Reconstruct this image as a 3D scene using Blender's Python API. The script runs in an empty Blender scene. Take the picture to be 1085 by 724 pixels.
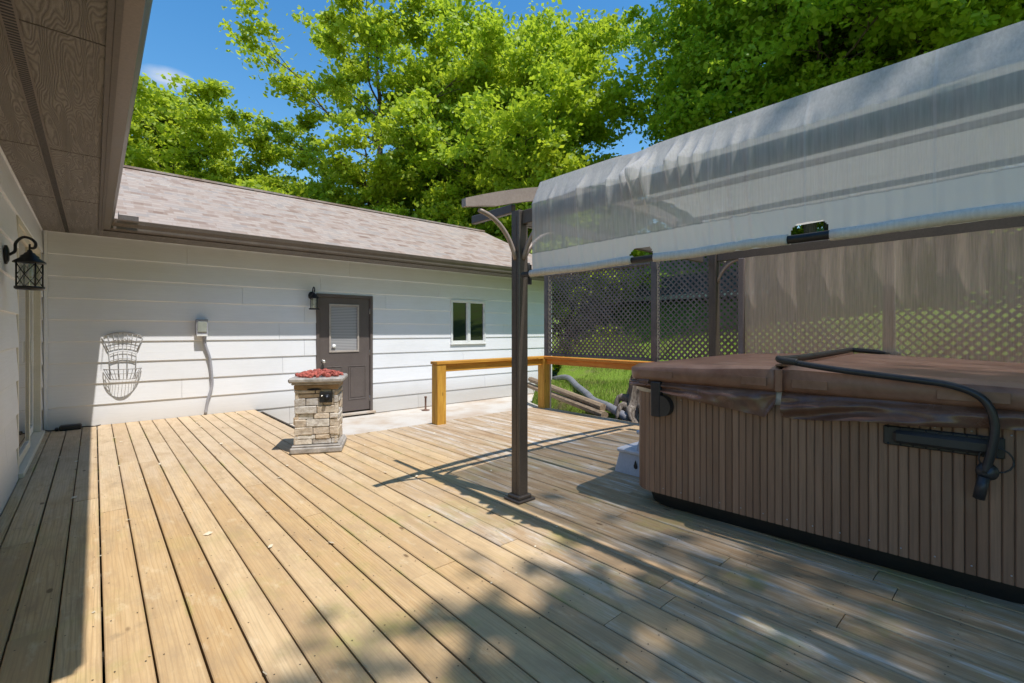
import bpy, math, random
import numpy as np
from mathutils import Vector, Matrix
R = math.radians
SC = bpy.context.scene
COL = SC.collection
random.seed(7)
# ------------------------------------------------------------ helpers
def tag(o, label=None, cat=None, group=None, kind=None):
    if label: o['label'] = label
    if cat: o['category'] = cat
    if group: o['group'] = group
    if kind: o['kind'] = kind
    return o
def empty(name, loc, rz=0.0):
    o = bpy.data.objects.new(name, None); COL.objects.link(o)
    o.location = loc; o.rotation_euler = (0, 0, rz); o.empty_display_size = .2
    return o
class MB:
    def __init__(s): s.v = []; s.f = []; s.m = []; s.sm = []; s.col = []
    def add(s, vs, fs, mi=0, smooth=False, col=None):
        n = len(s.v); s.v += [tuple(p) for p in vs]
        s.col += [col or (0, 0, 0)] * len(vs)
        for f in fs: s.f.append(tuple(i + n for i in f)); s.m.append(mi); s.sm.append(smooth)
    def box(s, lo, hi, mi=0, col=None, ch=0.0):
        x0, y0, z0 = lo; x1, y1, z1 = hi
        if ch <= 0:
            s.add([(x0,y0,z0),(x1,y0,z0),(x1,y1,z0),(x0,y1,z0),(x0,y0,z1),(x1,y0,z1),(x1,y1,z1),(x0,y1,z1)],
                  [(0,3,2,1),(4,5,6,7),(0,1,5,4),(1,2,6,5),(2,3,7,6),(3,0,4,7)], mi, False, col)
        else:
            c = ch; vs = []
            for sx in (0,1):
                for sy in (0,1):
                    for sz in (0,1):
                        X = (x0,x1)[sx]; Y = (y0,y1)[sy]; Z = (z0,z1)[sz]
                        dx = c if sx == 0 else -c; dy = c if sy == 0 else -c; dz = c if sz == 0 else -c
                        vs += [(X, Y+dy, Z+dz), (X+dx, Y, Z+dz), (X+dx, Y+dy, Z)]
            def q(sx,sy,sz,k): return ((sx*2+sy)*2+sz)*3+k
            fs = []
            fs += [(q(0,0,0,0),q(0,0,1,0),q(0,1,1,0),q(0,1,0,0)),(q(1,0,0,0),q(1,1,0,0),q(1,1,1,0),q(1,0,1,0))]
            fs += [(q(0,0,0,1),q(1,0,0,1),q(1,0,1,1),q(0,0,1,1)),(q(0,1,0,1),q(0,1,1,1),q(1,1,1,1),q(1,1,0,1))]
            fs += [(q(0,0,0,2),q(0,1,0,2),q(1,1,0,2),q(1,0,0,2)),(q(0,0,1,2),q(1,0,1,2),q(1,1,1,2),q(0,1,1,2))]
            for a in (0,1):
                for b in (0,1):
                    fs.append((q(a,b,0,0),q(a,b,1,0),q(a,b,1,1),q(a,b,0,1)))
                    fs.append((q(0,a,b,1),q(1,a,b,1),q(1,a,b,2),q(0,a,b,2)))
                    fs.append((q(a,0,b,0),q(a,1,b,0),q(a,1,b,2),q(a,0,b,2)))
                    for d in (0,1): fs.append((q(a,b,d,0),q(a,b,d,1),q(a,b,d,2)))
            s.add(vs, fs, mi, False, col)
        return s
    def obox(s, c, size, M=None, mi=0, ch=0.0, col=None):
        t = MB(); h = [x/2 for x in size]
        t.box((-h[0],-h[1],-h[2]), (h[0],h[1],h[2]), mi, col, ch)
        M = M or Matrix.Identity(3); c = Vector(c)
        t.v = [tuple(M @ Vector(p) + c) for p in t.v]
        s.merge(t); return s
    def merge(s, t):
        n = len(s.v); s.v += t.v; s.col += t.col
        s.f += [tuple(i+n for i in f) for f in t.f]; s.m += t.m; s.sm += t.sm
    def tube(s, pts, r, n=10, mi=0, caps=True, flat=1.0):
        pts = [Vector(p) for p in pts]; m = len(pts)
        rs = r if isinstance(r, (list, tuple)) else [r]*m
        vs = []; prev = None
        for i, p in enumerate(pts):
            t = (pts[min(i+1,m-1)] - pts[max(i-1,0)]).normalized()
            if prev is None:
                a = Vector((0,0,1)) if abs(t.z) < .9 else Vector((0,1,0))
                nx = t.cross(a).normalized()
            else:
                nx = (prev - t*prev.dot(t))
                nx = nx.normalized() if nx.length > 1e-6 else t.orthogonal().normalized()
            prev = nx; ny = t.cross(nx)
            for k in range(n):
                a = 2*math.pi*k/n
                vs.append(p + nx*math.cos(a)*rs[i] + ny*math.sin(a)*rs[i]*flat)
        fs = [(i*n+k, i*n+(k+1)%n, (i+1)*n+(k+1)%n, (i+1)*n+k) for i in range(m-1) for k in range(n)]
        if caps: fs += [tuple(range(n-1,-1,-1)), tuple((m-1)*n+k for k in range(n))]
        s.add(vs, fs, mi, True); return s
    def lathe(s, prof, c, n=20, mi=0, smooth=True):
        vs = []; m = len(prof)
        for r, z in prof:
            for k in range(n):
                a = 2*math.pi*k/n; vs.append((c[0]+r*math.cos(a), c[1]+r*math.sin(a), c[2]+z))
        fs = [(i*n+k, i*n+(k+1)%n, (i+1)*n+(k+1)%n, (i+1)*n+k) for i in range(m-1) for k in range(n)]
        fs += [tuple(range(n-1,-1,-1)), tuple((m-1)*n+k for k in range(n))]
        s.add(vs, fs, mi, smooth); return s
    def ribbon(s, A, B, mi=0, smooth=True):
        n = len(A); s.add(list(A)+list(B), [(i,i+1,n+i+1,n+i) for i in range(n-1)], mi, smooth); return s
    def extr(s, prof, p0, p1, n0=None, up=(0,0,1), mi=0, smooth=False, ends=None):
        """profile (a,b): a along the side vector, b up, swept from p0 to p1"""
        p0 = Vector(p0); p1 = Vector(p1); up = Vector(up); side = Vector(n0)
        ends = ends or (0, 0); d = (p1-p0).normalized()
        A = [p0 + side*a + up*b + d*ends[0]*a for a, b in prof]
        B = [p1 + side*a + up*b + d*ends[1]*a for a, b in prof]
        n = len(prof)
        s.add(A+B, [(i,(i+1)%n,n+(i+1)%n,n+i) for i in range(n)] + [tuple(range(n-1,-1,-1)), tuple(range(n,2*n))], mi, smooth)
        return s
    def build(s, name, mats, parent=None, autos=None, world=True):
        me = bpy.data.meshes.new(name)
        vs = s.v
        if parent is not None and world:
            inv = chain(parent).inverted(); vs = [tuple(inv @ Vector(p)) for p in vs]
        me.from_pydata(vs, [], s.f)
        if not isinstance(mats, (list, tuple)): mats = [mats]
        for m in mats: me.materials.append(m)
        me.polygons.foreach_set('material_index', s.m)
        me.polygons.foreach_set('use_smooth', s.sm)
        if any(c != (0,0,0) for c in s.col):
            at = me.attributes.new('rnd', 'FLOAT_VECTOR', 'POINT')
            at.data.foreach_set('vector', np.array(s.col, dtype=np.float32).ravel())
        me.update()
        bmfix(me)
        o = bpy.data.objects.new(name, me); COL.objects.link(o)
        if parent is not None: o.parent = parent
        return o
def bmfix(me):
    import bmesh
    if len(me.polygons) > 60000: return
    bm = bmesh.new(); bm.from_mesh(me); bmesh.ops.recalc_face_normals(bm, faces=bm.faces); bm.to_mesh(me); bm.free()
def chain(o):
    M = Matrix.LocRotScale(o.location, o.rotation_euler, o.scale)
    return chain(o.parent) @ M if o.parent else M
def curve(pts, n=8):
    """Catmull-Rom through pts"""
    P = [Vector(p) for p in pts]; P = [P[0]*2-P[1]] + P + [P[-1]*2-P[-2]]; out = []
    for i in range(1, len(P)-2):
        for k in range(n):
            t = k/n; a,b,c,d = P[i-1],P[i],P[i+1],P[i+2]
            out.append(.5*((2*b)+(c-a)*t+(2*a-5*b+4*c-d)*t*t+(3*b-a-3*c+d)*t**3))
    out.append(P[-2]); return out
# ------------------------------------------------------------ materials
class NT:
    def __init__(s, name):
        s.mat = bpy.data.materials.new(name); s.mat.use_nodes = True
        s.t = s.mat.node_tree; s.t.nodes.clear()
        s.out = s.n('ShaderNodeOutputMaterial')
    def n(s, typ, ins=None, **kw):
        nd = s.t.nodes.new(typ)
        for k, v in kw.items(): setattr(nd, k, v)
        for k, v in (ins or {}).items(): s.set(nd, k, v)
        return nd
    def set(s, nd, k, v):
        sock = nd.inputs[k]
        if isinstance(v, bpy.types.NodeSocket): s.t.links.new(v, sock)
        elif isinstance(v, bpy.types.Node): s.t.links.new(v.outputs[0], sock)
        else:
            if isinstance(v, (tuple, list)) and len(v) == 3 and sock.type == 'RGBA': v = (*v, 1)
            sock.default_value = v
    def coords(s, scale=(1,1,1), kind='Object', rot=(0,0,0)):
        tc = s.n('ShaderNodeTexCoord')
        return s.n('ShaderNodeMapping', {'Vector': tc.outputs[kind], 'Scale': scale, 'Rotation': rot}).outputs[0]
    def noise(s, vec, scale, detail=4, rough=.55, dist=0.0):
        return s.n('ShaderNodeTexNoise', {'Vector': vec, 'Scale': scale, 'Detail': detail, 'Roughness': rough, 'Distortion': dist}).outputs[0]
    def ramp(s, fac, stops, interp='LINEAR'):
        r = s.n('ShaderNodeValToRGB', {'Fac': fac}); cr = r.color_ramp; cr.interpolation = interp
        while len(cr.elements) < len(stops): cr.elements.new(.5)
        for e, (p, c) in zip(cr.elements, stops):
            e.position = p; e.color = (*c, 1) if isinstance(c, (tuple, list)) else (c, c, c, 1)
        return r.outputs[0]
    def mix(s, f, a, b, blend='MIX'):
        m = s.n('ShaderNodeMix', data_type='RGBA', blend_type=blend)
        s.set(m, 0, f); s.set(m, 6, a); s.set(m, 7, b); return m.outputs[2]
    def math(s, op, a, b=0.0, c=None, clamp=False):
        m = s.n('ShaderNodeMath', operation=op, use_clamp=clamp); s.set(m, 0, a); s.set(m, 1, b)
        if c is not None: s.set(m, 2, c)
        return m.outputs[0]
    def sep(s, v):
        x = s.n('ShaderNodeSeparateXYZ', {0: v}); return x.outputs
    def bump(s, h, strength=.3, dist=.01):
        return s.n('ShaderNodeBump', {'Height': h, 'Strength': strength, 'Distance': dist}).outputs[0]
    def pbr(s, color, rough=.6, metal=0.0, normal=None, spec=.5, **kw):
        ins = {'Base Color': color, 'Roughness': rough, 'Metallic': metal, 'Specular IOR Level': spec}
        if normal is not None: ins['Normal'] = normal
        ins.update(kw)
        return s.n('ShaderNodeBsdfPrincipled', ins).outputs[0]
    def end(s, sh): s.t.links.new(sh, s.out.inputs[0]); return s.mat
def grime(name, base, rough=.5, metal=0.0, var=.15, sc=6, bump=.15, spec=.5, fine=60):
    t = NT(name); v = t.coords()
    a = t.noise(v, sc, 6, .6); b = t.noise(v, fine, 4, .6)
    c = t.mix(t.ramp(a, [(.3, 0), (.7, 1)]), tuple(x*(1-var) for x in base), tuple(min(1, x*(1+var)) for x in base))
    c = t.mix(.35, c, t.mix(b, (.0,.0,.0), (1,1,1)), 'SOFT_LIGHT')
    r = t.math('ADD', t.math('MULTIPLY', a, .25), rough-.12)
    return t.end(t.pbr(c, r, metal, t.bump(b, bump, .004), spec))
M = {}
# siding: embossed wood grain, off-white paint
def siding(name, base, axis):
    t = NT(name)
    sc = (1.2, 30, 30) if axis == 'x' else (30, 1.2, 30)
    v = t.coords(sc); g = t.noise(v, 2.2, 6, .6, 1.2); v2 = t.coords()
    d = t.noise(v2, 1.3, 5, .6)
    c = t.mix(t.ramp(g, [(.35, 0), (.65, 1)]), tuple(x*.95 for x in base), base)
    c = t.mix(t.ramp(d, [(.45, 0), (.75, .35)]), c, tuple(x*.82 for x in (base[0], base[1]*.985, base[2]*.94)))
    at = t.n('ShaderNodeAttribute', attribute_name='rnd').outputs['Vector']; rx = t.sep(at)[0]
    c = t.mix(1.0, c, t.n('ShaderNodeCombineColor', {0: t.math('ADD', t.math('MULTIPLY', rx, .06), .95), 1: t.math('ADD', t.math('MULTIPLY', rx, .06), .95), 2: t.math('ADD', t.math('MULTIPLY', rx, .06), .95)}).outputs[0], 'MULTIPLY')
    z = t.sep(v2)[2]
    dirt = t.math('MULTIPLY', t.ramp(t.math('ADD', z, t.math('MULTIPLY', d, .3)), [(.05, .8), (.42, 0)]), .7)
    c = t.mix(dirt, c, (.42, .37, .30))
    return t.end(t.pbr(c, .55, 0, t.bump(g, .35, .004), .35))
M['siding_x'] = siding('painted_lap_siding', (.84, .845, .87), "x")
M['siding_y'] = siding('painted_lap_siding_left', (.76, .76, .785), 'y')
# deck wood
def deckmat():
    t = NT('weathered_deck_boards'); v = t.coords()
    at = t.n('ShaderNodeAttribute', attribute_name='rnd').outputs['Vector']; r = t.sep(at)
    off = t.n('ShaderNodeVectorMath', {0: at, 1: (37.0, 51.0, 13.0)}, operation='MULTIPLY').outputs[0]
    vo = t.n('ShaderNodeVectorMath', {0: v, 1: off}, operation='ADD').outputs[0]
    st = t.n('ShaderNodeMapping', {'Vector': vo, 'Scale': (22, .9, 4)}).outputs[0]
    g1 = t.noise(st, 1.6, 6, .62, .9)
    st2 = t.n('ShaderNodeMapping', {'Vector': vo, 'Scale': (120, 3.0, 10)}).outputs[0]
    g2 = t.noise(st2, 1.5, 4, .6, .3)
    st3 = t.n('ShaderNodeMapping', {'Vector': vo, 'Scale': (9, .55, 2)}).outputs[0]
    wv = t.n('ShaderNodeTexWave', {'Vector': st3, 'Scale': 2.0, 'Distortion': 9.0, 'Detail': 3.0, 'Detail Scale': 1.1}, wave_type='BANDS', bands_direction='X').outputs[1]
    c = t.ramp(g1, [(.25, (.48, .29, .13)), (.5, (.63, .43, .22)), (.75, (.73, .54, .31))])
    c = t.mix(t.ramp(wv, [(.0, .5), (.30, 0)]), c, (.33, .20, .09))
    c = t.mix(t.ramp(g2, [(.48, 0), (.74, .5)]), c, (.28, .185, .10))
    # board to board tint
    c = t.mix(t.math('MULTIPLY', r[0], .65), c, (.62, .46, .28))
    c = t.mix(t.math('MULTIPLY', r[1], .65), c, (.47, .29, .13))
    xyz = t.sep(v)
    big = t.noise(v, .9, 5, .6)
    # grey weathering nearer the tub
    g = t.math('ADD', t.math('MULTIPLY', xyz[0], .42), t.math('MULTIPLY', xyz[1], -.17))
    g = t.math('ADD', g, t.math('MULTIPLY', big, .9))
    g = t.math('ADD', g, t.math('MULTIPLY', t.math('SUBTRACT', r[2], .5), .3))
    grey = t.ramp(t.math('ADD', g, .0), [(.72, 0), (1.05, 1)])
    patch = t.n('ShaderNodeMapping', {'Vector': vo, 'Scale': (7, .8, 2)}).outputs[0]
    pn = t.noise(patch, 1.4, 6, .65, .6)
    greyc = t.ramp(pn, [(.30, (.24, .14, .075)), (.46, (.46, .30, .17)), (.56, (.54, .43, .32)), (.65, (.76, .72, .68))])
    greyc = t.mix(t.ramp(g2, [(.4, 0), (.75, .6)]), greyc, (.15, .125, .10))
    c = t.mix(t.math('MULTIPLY', grey, .8), c, greyc)
    # slight grey towards the wall too
    far = t.ramp(t.math('ADD', t.math('MULTIPLY', xyz[1], .11), t.math('MULTIPLY', pn, .7)), [(.75, 0), (1.15, 1)])
    c = t.mix(t.math('MULTIPLY', far, .3), c, (.58, .53, .46))
    # algae
    al = t.noise(v, 1.7, 5, .7)
    near = t.ramp(t.math('MULTIPLY', xyz[1], .22), [(.25, 1), (.95, .12)])
    am = t.math('MULTIPLY', t.ramp(al, [(.52, 0), (.70, .6)]), near)
    c = t.mix(am, c, t.mix(pn, (.26, .30, .05), (.36, .36, .10)))
    fx = t.math('FRACT', t.math('MULTIPLY', t.math('ADD', xyz[0], 14.46-.026), 1/.1446))
    edge = t.ramp(t.math('ABSOLUTE', t.math('SUBTRACT', fx, .5)), [(.36, 0), (.49, 1)])
    em = t.math('MULTIPLY', t.math('MULTIPLY', edge, t.ramp(t.noise(v, 1.1, 5, .7), [(.54, 0), (.70, .8)])), t.math('SUBTRACT', 1.0, t.math('MULTIPLY', grey, .8)))
    c = t.mix(em, c, (.36, .38, .06))
    c = t.mix(t.math('MULTIPLY', edge, .15), c, (.24, .16, .09))
    blot = t.n('ShaderNodeMapping', {'Vector': vo, 'Scale': (3.5, 1.3, 2)}).outputs[0]
    c = t.mix(t.ramp(t.noise(blot, 2.2, 6, .7), [(.46, 0), (.68, .6)]), c, (.38, .26, .15))
    c = t.mix(t.ramp(t.noise(blot, 3.7, 5, .7), [(.58, 0), (.74, .5)]), c, (.72, .58, .38))
    # dark stains and knots
    dk = t.noise(v, 3.1, 6, .7)
    c = t.mix(t.ramp(dk, [(.60, 0), (.74, .5)]), c, (.17, .13, .085))
    kn = t.n('ShaderNodeTexVoronoi', {'Vector': t.n('ShaderNodeMapping', {'Vector': vo, 'Scale': (5, 2.2, 1)}).outputs[0], 'Scale': 1.0}).outputs[0]
    c = t.mix(t.ramp(kn, [(.045, .8), (.075, 0)]), c, (.13, .075, .035))
    h = t.math('ADD', g1, t.math('MULTIPLY', g2, .6))
    return t.end(t.pbr(c, .78, 0, t.bump(h, .55, .004), .25))
M['deck'] = deckmat()
M['joist'] = grime('dark_joist', (.06, .045, .03), .9)
M['soil'] = grime('soil', (.07, .05, .035), .95, sc=3, var=.4)
def woodmat(name, base, dark, axis, rough=.6):
    t = NT(name); sc = {'x': (1, 14, 14), 'y': (14, 1, 14), 'z': (14, 14, 1)}[axis]
    v = t.coords(sc); g = t.noise(v, 2.5, 6, .6, 1.0)
    c = t.mix(t.ramp(g, [(.35, 0), (.65, 1)]), dark, base)
    n2 = t.noise(t.coords(), 5, 4, .6)
    c = t.mix(t.ramp(n2, [(.45, 0), (.8, .6)]), c, dark)
    kn = t.n('ShaderNodeTexVoronoi', {'Vector': t.coords(tuple(2.5 if s == 1 else 9 for s in sc)), 'Scale': 1.0}).outputs[0]
    c = t.mix(t.ramp(kn, [(.05, .8), (.09, 0)]), c, tuple(x*.35 for x in dark))
    return t.end(t.pbr(c, rough, 0, t.bump(g, .3, .003), .35))
M['rail_x'] = woodmat('stained_rail_wood', (.64, .34, .055), (.44, .19, .025), 'x')
M['rail_y'] = woodmat('stained_rail_wood_side', (.66, .27, .045), (.45, .15, .02), 'y')
M['rail_z'] = woodmat('stained_post_wood', (.66, .38, .06), (.46, .22, .03), 'z')
M['timber'] = woodmat('old_landscape_timber', (.40, .30, .20), (.20, .14, .09), 'y', .9)
M['stump'] = woodmat('grey_stump_bark', (.30, .26, .22), (.07, .05, .04), 'z', .95)
M['latt'] = grime('stained_lattice', (.15, .125, .115), .75, var=.3)
M['lattpost'] = grime('grey_fence_post', (.13, .11, .10), .8, var=.25)
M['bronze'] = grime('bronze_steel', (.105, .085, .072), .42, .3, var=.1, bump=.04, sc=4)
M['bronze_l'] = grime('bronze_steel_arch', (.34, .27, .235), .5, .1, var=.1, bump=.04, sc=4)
M['black'] = grime('black_metal', (.018, .018, .02), .42, .3, var=.2, bump=.05)
M['blackpl'] = grime('black_plastic', (.02, .021, .024), .5, 0, var=.25, bump=.08)
M['lifter'] = grime('grey_black_tube', (.030, .033, .042), .38, .4, var=.2, bump=.05)
M['gutter'] = grime('bronze_gutter', (.17, .135, .11), .38, .25, var=.12, bump=.04, sc=3)
M['fascia'] = grime('brown_fascia', (.12, .10, .088), .6, 0, var=.12)
M['trim'] = grime('almond_trim', (.66, .61, .50), .5, 0, var=.06, bump=.05)
M['white'] = grime('white_vinyl', (.78, .78, .76), .45, 0, var=.05, bump=.03)
M['doorp'] = grime('brown_door_paint', (.118, .096, .088), .42, 0, var=.07, bump=.04)
M['grey_pl'] = grime('grey_plastic', (.42, .44, .50), .55, 0, var=.08, bump=.06)
M['galv'] = grime('grey_conduit', (.38, .38, .42), .5, .1, var=.12)
M['rust'] = grime('rusty_iron', (.18, .10, .07), .85, .2, var=.3)
M['chrome'] = grime('worn_nickel', (.65, .62, .58), .3, .9, var=.1)
M['pipe'] = grime('grey_drain_pipe', (.20, .20, .22), .6, 0, var=.2)
M['base'] = grime('black_tub_base', (.010, .010, .011), .6, 0, var=.3, fine=150)
M['rim'] = grime('pearl_acrylic_rim', (.45, .42, .40), .25, 0, var=.1, bump=.02)
M['wire'] = grime('grey_wire', (.36, .35, .34), .5, .4, var=.15)
M['red'] = grime('red_lava_rock', (.40, .10, .075), .9, 0, var=.5, sc=18, bump=.9, fine=90)
M['nb_wall'] = grime('neighbour_wall', (.46, .50, .56), .7)
M['nb_roof'] = grime('neighbour_roof', (.16, .155, .15), .9, var=.25)
def soffit():
    t = NT('rough_sawn_soffit'); v = t.coords((6, 2.0, 1))
    nn = t.noise(t.coords((2.8, .36, 1)), 1.3, 3, .5, .12)
    w = t.math('PINGPONG', t.math('ADD', t.math('MULTIPLY', nn, 75.0), t.math('MULTIPLY', t.noise(t.coords((50, 18, 1)), 1.0, 2, .5), .8)), .5)
    w = t.math('MULTIPLY', w, 2.0)
    n = t.noise(t.coords(), 3, 5, .6); f = t.noise(t.coords((60, 12, 1)), 3, 3, .6)
    c = t.mix(t.ramp(w, [(.15, 0), (.6, 1)]), (.16, .145, .135), (.25, .228, .21))
    c = t.mix(t.ramp(n, [(.4, 0), (.7, .6)]), c, (.19, .17, .155))
    c = t.mix(t.ramp(f, [(.55, 0), (.8, .35)]), c, (.08, .07, .065))
    return t.end(t.pbr(c, .8, 0, t.bump(w, .55, .006), .25))
M['soffit'] = soffit()
def shingle(name, rot, sc):
    t = NT(name); v = t.coords(sc, rot=rot)
    def br(w, h, s, c1, c2, m):
        return t.n('ShaderNodeTexBrick', {'Vector': v, 'Color1': (*c1, 1), 'Color2': (*c2, 1), 'Mortar': (*m, 1), 'Scale': 1.0, 'Mortar Size': s, 'Brick Width': w, 'Row Height': h, 'Bias': 0.0}, offset=.37, squash=1.0).outputs[0]
    b = br(.23, .145, .006, (0, 0, 0), (1, 1, 1), (.5, .5, .5))
    b2 = br(.115, .145, .0, (0, 0, 0), (1, 1, 1), (.5, .5, .5)); b2.node.offset = .21; b2.node.offset_frequency = 3
    b3 = br(.52, .145, .0, (0, 0, 0), (1, 1, 1), (.5, .5, .5)); b3.node.offset = .43; b3.node.offset_frequency = 2
    vv = t.math('ADD', t.math('MULTIPLY', b2, .45), t.math('MULTIPLY', b3, .55))
    mixv = t.math('ADD', t.math('MULTIPLY', vv, .55), t.math('MULTIPLY', b, .45))
    c = t.ramp(mixv, [(.05, (.23, .155, .115)), (.35, (.33, .25, .20)), (.55, (.41, .335, .28)), (.8, (.30, .26, .23)), (1, (.50, .425, .35))])
    mort = t.n('ShaderNodeTexBrick', {'Vector': v, 'Scale': 1.0, 'Mortar Size': .005, 'Brick Width': 40.0, 'Row Height': .145}).outputs[1]
    c = t.mix(t.math('MULTIPLY', mort, .6), c, (.15, .11, .095))
    g = t.noise(v, 160, 2, .5); c = t.mix(.35, c, t.mix(g, (0,0,0), (1,1,1)), 'SOFT_LIGHT')
    n = t.noise(v, .8, 4, .6); c = t.mix(t.ramp(n, [(.5, 0), (.8, .25)]), c, (.33, .27, .25))
    h = t.math('SUBTRACT', t.math('MULTIPLY', mixv, .5), mort)
    return t.end(t.pbr(c, .9, 0, t.bump(h, .6, .01), .2))
M['shingle'] = shingle('asphalt_shingles', (0, 0, 0), (1, 1.1, 0))
M['shingle_y'] = shingle('asphalt_shingles_left', (0, 0, R(90)), (1.1, 1, 0))
def conc():
    t = NT('concrete'); v = t.coords(); a = t.noise(v, 1.4, 6, .6); b = t.noise(v, 40, 4, .6)
    c = t.mix(b, (.50, .46, .41), (.62, .58, .53))
    c = t.mix(t.ramp(a, [(.42, 0), (.66, .75)]), c, (.42, .30, .20))
    return t.end(t.pbr(c, .85, 0, t.bump(b, .3, .003), .2))
M['conc'] = conc()
def grass():
    t = NT('lawn'); v = t.coords(); a = t.noise(v, 1.1, 6, .7); b = t.noise(v, 30, 4, .7)
    c = t.mix(t.ramp(b, [(.3, 0), (.7, 1)]), (.10, .17, .02), (.24, .34, .05))
    c = t.mix(t.ramp(a, [(.52, 0), (.68, .8)]), c, (.20, .15, .09))
    return t.end(t.pbr(c, .9, 0, t.bump(b, 1.0, .03), .1))
M['grass'] = grass()
def blade():
    t = NT('grass_blades'); r = t.n('ShaderNodeNewGeometry').outputs['Random Per Island']
    c = t.ramp(r, [(0, (.14, .24, .03)), (.6, (.26, .38, .05)), (1, (.46, .44, .16))])
    c = t.mix(t.ramp(t.noise(t.coords(), 1.3, 5, .7), [(.48, 0), (.62, .75)]), c, (.34, .27, .14))
    a = t.n('ShaderNodeBsdfDiffuse', {'Color': c}).outputs[0]; b = t.n('ShaderNodeBsdfTranslucent', {'Color': c}).outputs[0]
    return t.end(t.n('ShaderNodeMixShader', {0: .4, 1: a, 2: b}).outputs[0])
M['blade'] = blade()
def leaf(name, lo, hi, tr):
    t = NT(name); r = t.n('ShaderNodeNewGeometry').outputs['Random Per Island']
    n = t.noise(t.coords(), .45, 3, .6)
    f = t.math('ADD', t.math('MULTIPLY', r, .6), t.math('MULTIPLY', n, .5))
    c = t.mix(f, lo, hi)
    a = t.pbr(c, .5, 0, None, .35); b = t.n('ShaderNodeBsdfTranslucent', {'Color': t.mix(f, tuple(x*.8 for x in tr), tr)}).outputs[0]
    return t.end(t.n('ShaderNodeMixShader', {0: .5, 1: a, 2: b}).outputs[0])
M['leaf_a'] = leaf('leaf_bright', (.20, .29, .02), (.46, .54, .055), (.68, .78, .05))
M['leaf_b'] = leaf('leaf_mid', (.19, .30, .022), (.44, .55, .05), (.66, .80, .05))
M['leaf_c'] = leaf('leaf_deep', (.16, .28, .02), (.40, .54, .05), (.60, .78, .05))
def bark():
    t = NT('bark'); v = t.coords((6, 6, 1.2)); a = t.noise(v, 3, 6, .7)
    return t.end(t.pbr(t.mix(t.ramp(a, [(.35, 0), (.65, 1)]), (.055, .04, .03), (.19, .155, .125)), .95, 0, t.bump(a, .8, .03), .1))
M['bark'] = bark()
def fabric(name, base, alpha_mid, zmask=False, streak=(60, 60, 2), trans=.5, lo=.80):
    t = NT(name); v = t.coords(); s = t.noise(t.coords(streak), 1.6, 5, .65); f = t.noise(t.coords((400, 400, 400)), 1, 2, .5)
    big = t.noise(v, 1.8, 5, .6)
    st = t.ramp(s, [(.32, 0), (.68, 1)])
    c = t.mix(st, tuple(x*lo for x in base), base)
    c = t.mix(t.ramp(big, [(.45, 0), (.75, .4)]), c, tuple(x*y for x, y in zip(base, (.74, .71, .66))))
    trf = t.math('MULTIPLY', t.math('ADD', t.math('MULTIPLY', st, -.35), 1.1), alpha_mid)
    if zmask:
        z = t.sep(v)[2]
        hem = t.math('LESS_THAN', z, 1.80)
        line = t.math('LESS_THAN', t.math('ABSOLUTE', t.math('SUBTRACT', z, 1.80)), .004)
        c = t.mix(hem, c, (.95, .90, .86))
        c = t.mix(t.math('MULTIPLY', line, .5), c, (.3, .3, .32))
        y = t.sep(v)[1]
        sm = t.math('PINGPONG', t.math('ADD', y, 21.125-.6733), .21125)
        seam = t.math('LESS_THAN', sm, .005)
        keep = t.math('SUBTRACT', 1.0, t.math('MAXIMUM', hem, t.math('MULTIPLY', seam, .3)))
        hi = t.ramp(z, [(.0, 0), (1, 0)])
        top = t.math('SUBTRACT', 1.0, t.math('MULTIPLY', t.math('GREATER_THAN', z, 2.15), .8))
        trf = t.math('MULTIPLY', t.math('MULTIPLY', trf, keep), top)
        c = t.mix(t.math('MULTIPLY', seam, .35), c, (.8, .8, .82))
    nb = t.bump(s, .2, .002)
    d = t.n('ShaderNodeBsdfDiffuse', {'Color': c, 'Normal': nb}).outputs[0]
    tl = t.n('ShaderNodeBsdfTranslucent', {'Color': c, 'Normal': nb}).outputs[0]
    a = t.n('ShaderNodeMixShader', {0: trans, 1: d, 2: tl}).outputs[0]
    tp = t.n('ShaderNodeBsdfTransparent', {'Color': (1, 1, 1, 1)}).outputs[0]
    return t.end(t.n('ShaderNodeMixShader', {0: trf, 1: a, 2: tp}).outputs[0])
M['drape'] = fabric('grey_mesh_drape', (.76, .735, .72), .23, True, trans=.5)
M['roofcloth'] = fabric('beige_canopy_cloth', (.86, .80, .70), .40, False, (60, 3, 60), trans=.7)
M['curtain'] = fabric('brown_sheer_curtain', (.94, .76, .64), .44, False, trans=.5, lo=.9)
def vinyl(nm, k, rg):
    t = NT(nm); v = t.coords(); a = t.noise(v, 5, 6, .65, .4); b = t.noise(v, 140, 3, .5)
    c = t.mix(t.ramp(a, [(.35, 0), (.7, 1)]), (.15*k, .072*k, .050*k), (.27*k, .15*k, .11*k))
    d = t.noise(v, 1.7, 5, .7); c = t.mix(t.ramp(d, [(.5, 0), (.75, .6)]), c, (.25*k, .175*k, .14*k))
    return t.end(t.pbr(c, t.math('ADD', t.math('MULTIPLY', a, .3), rg), 0, t.bump(t.math('ADD', a, t.math('MULTIPLY', b, .15)), .35, .006), .5))
M['vinyl'] = vinyl('brown_vinyl', 1.0, .28); M['skirtv'] = vinyl('dark_glossy_vinyl', .60, .10)
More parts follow.
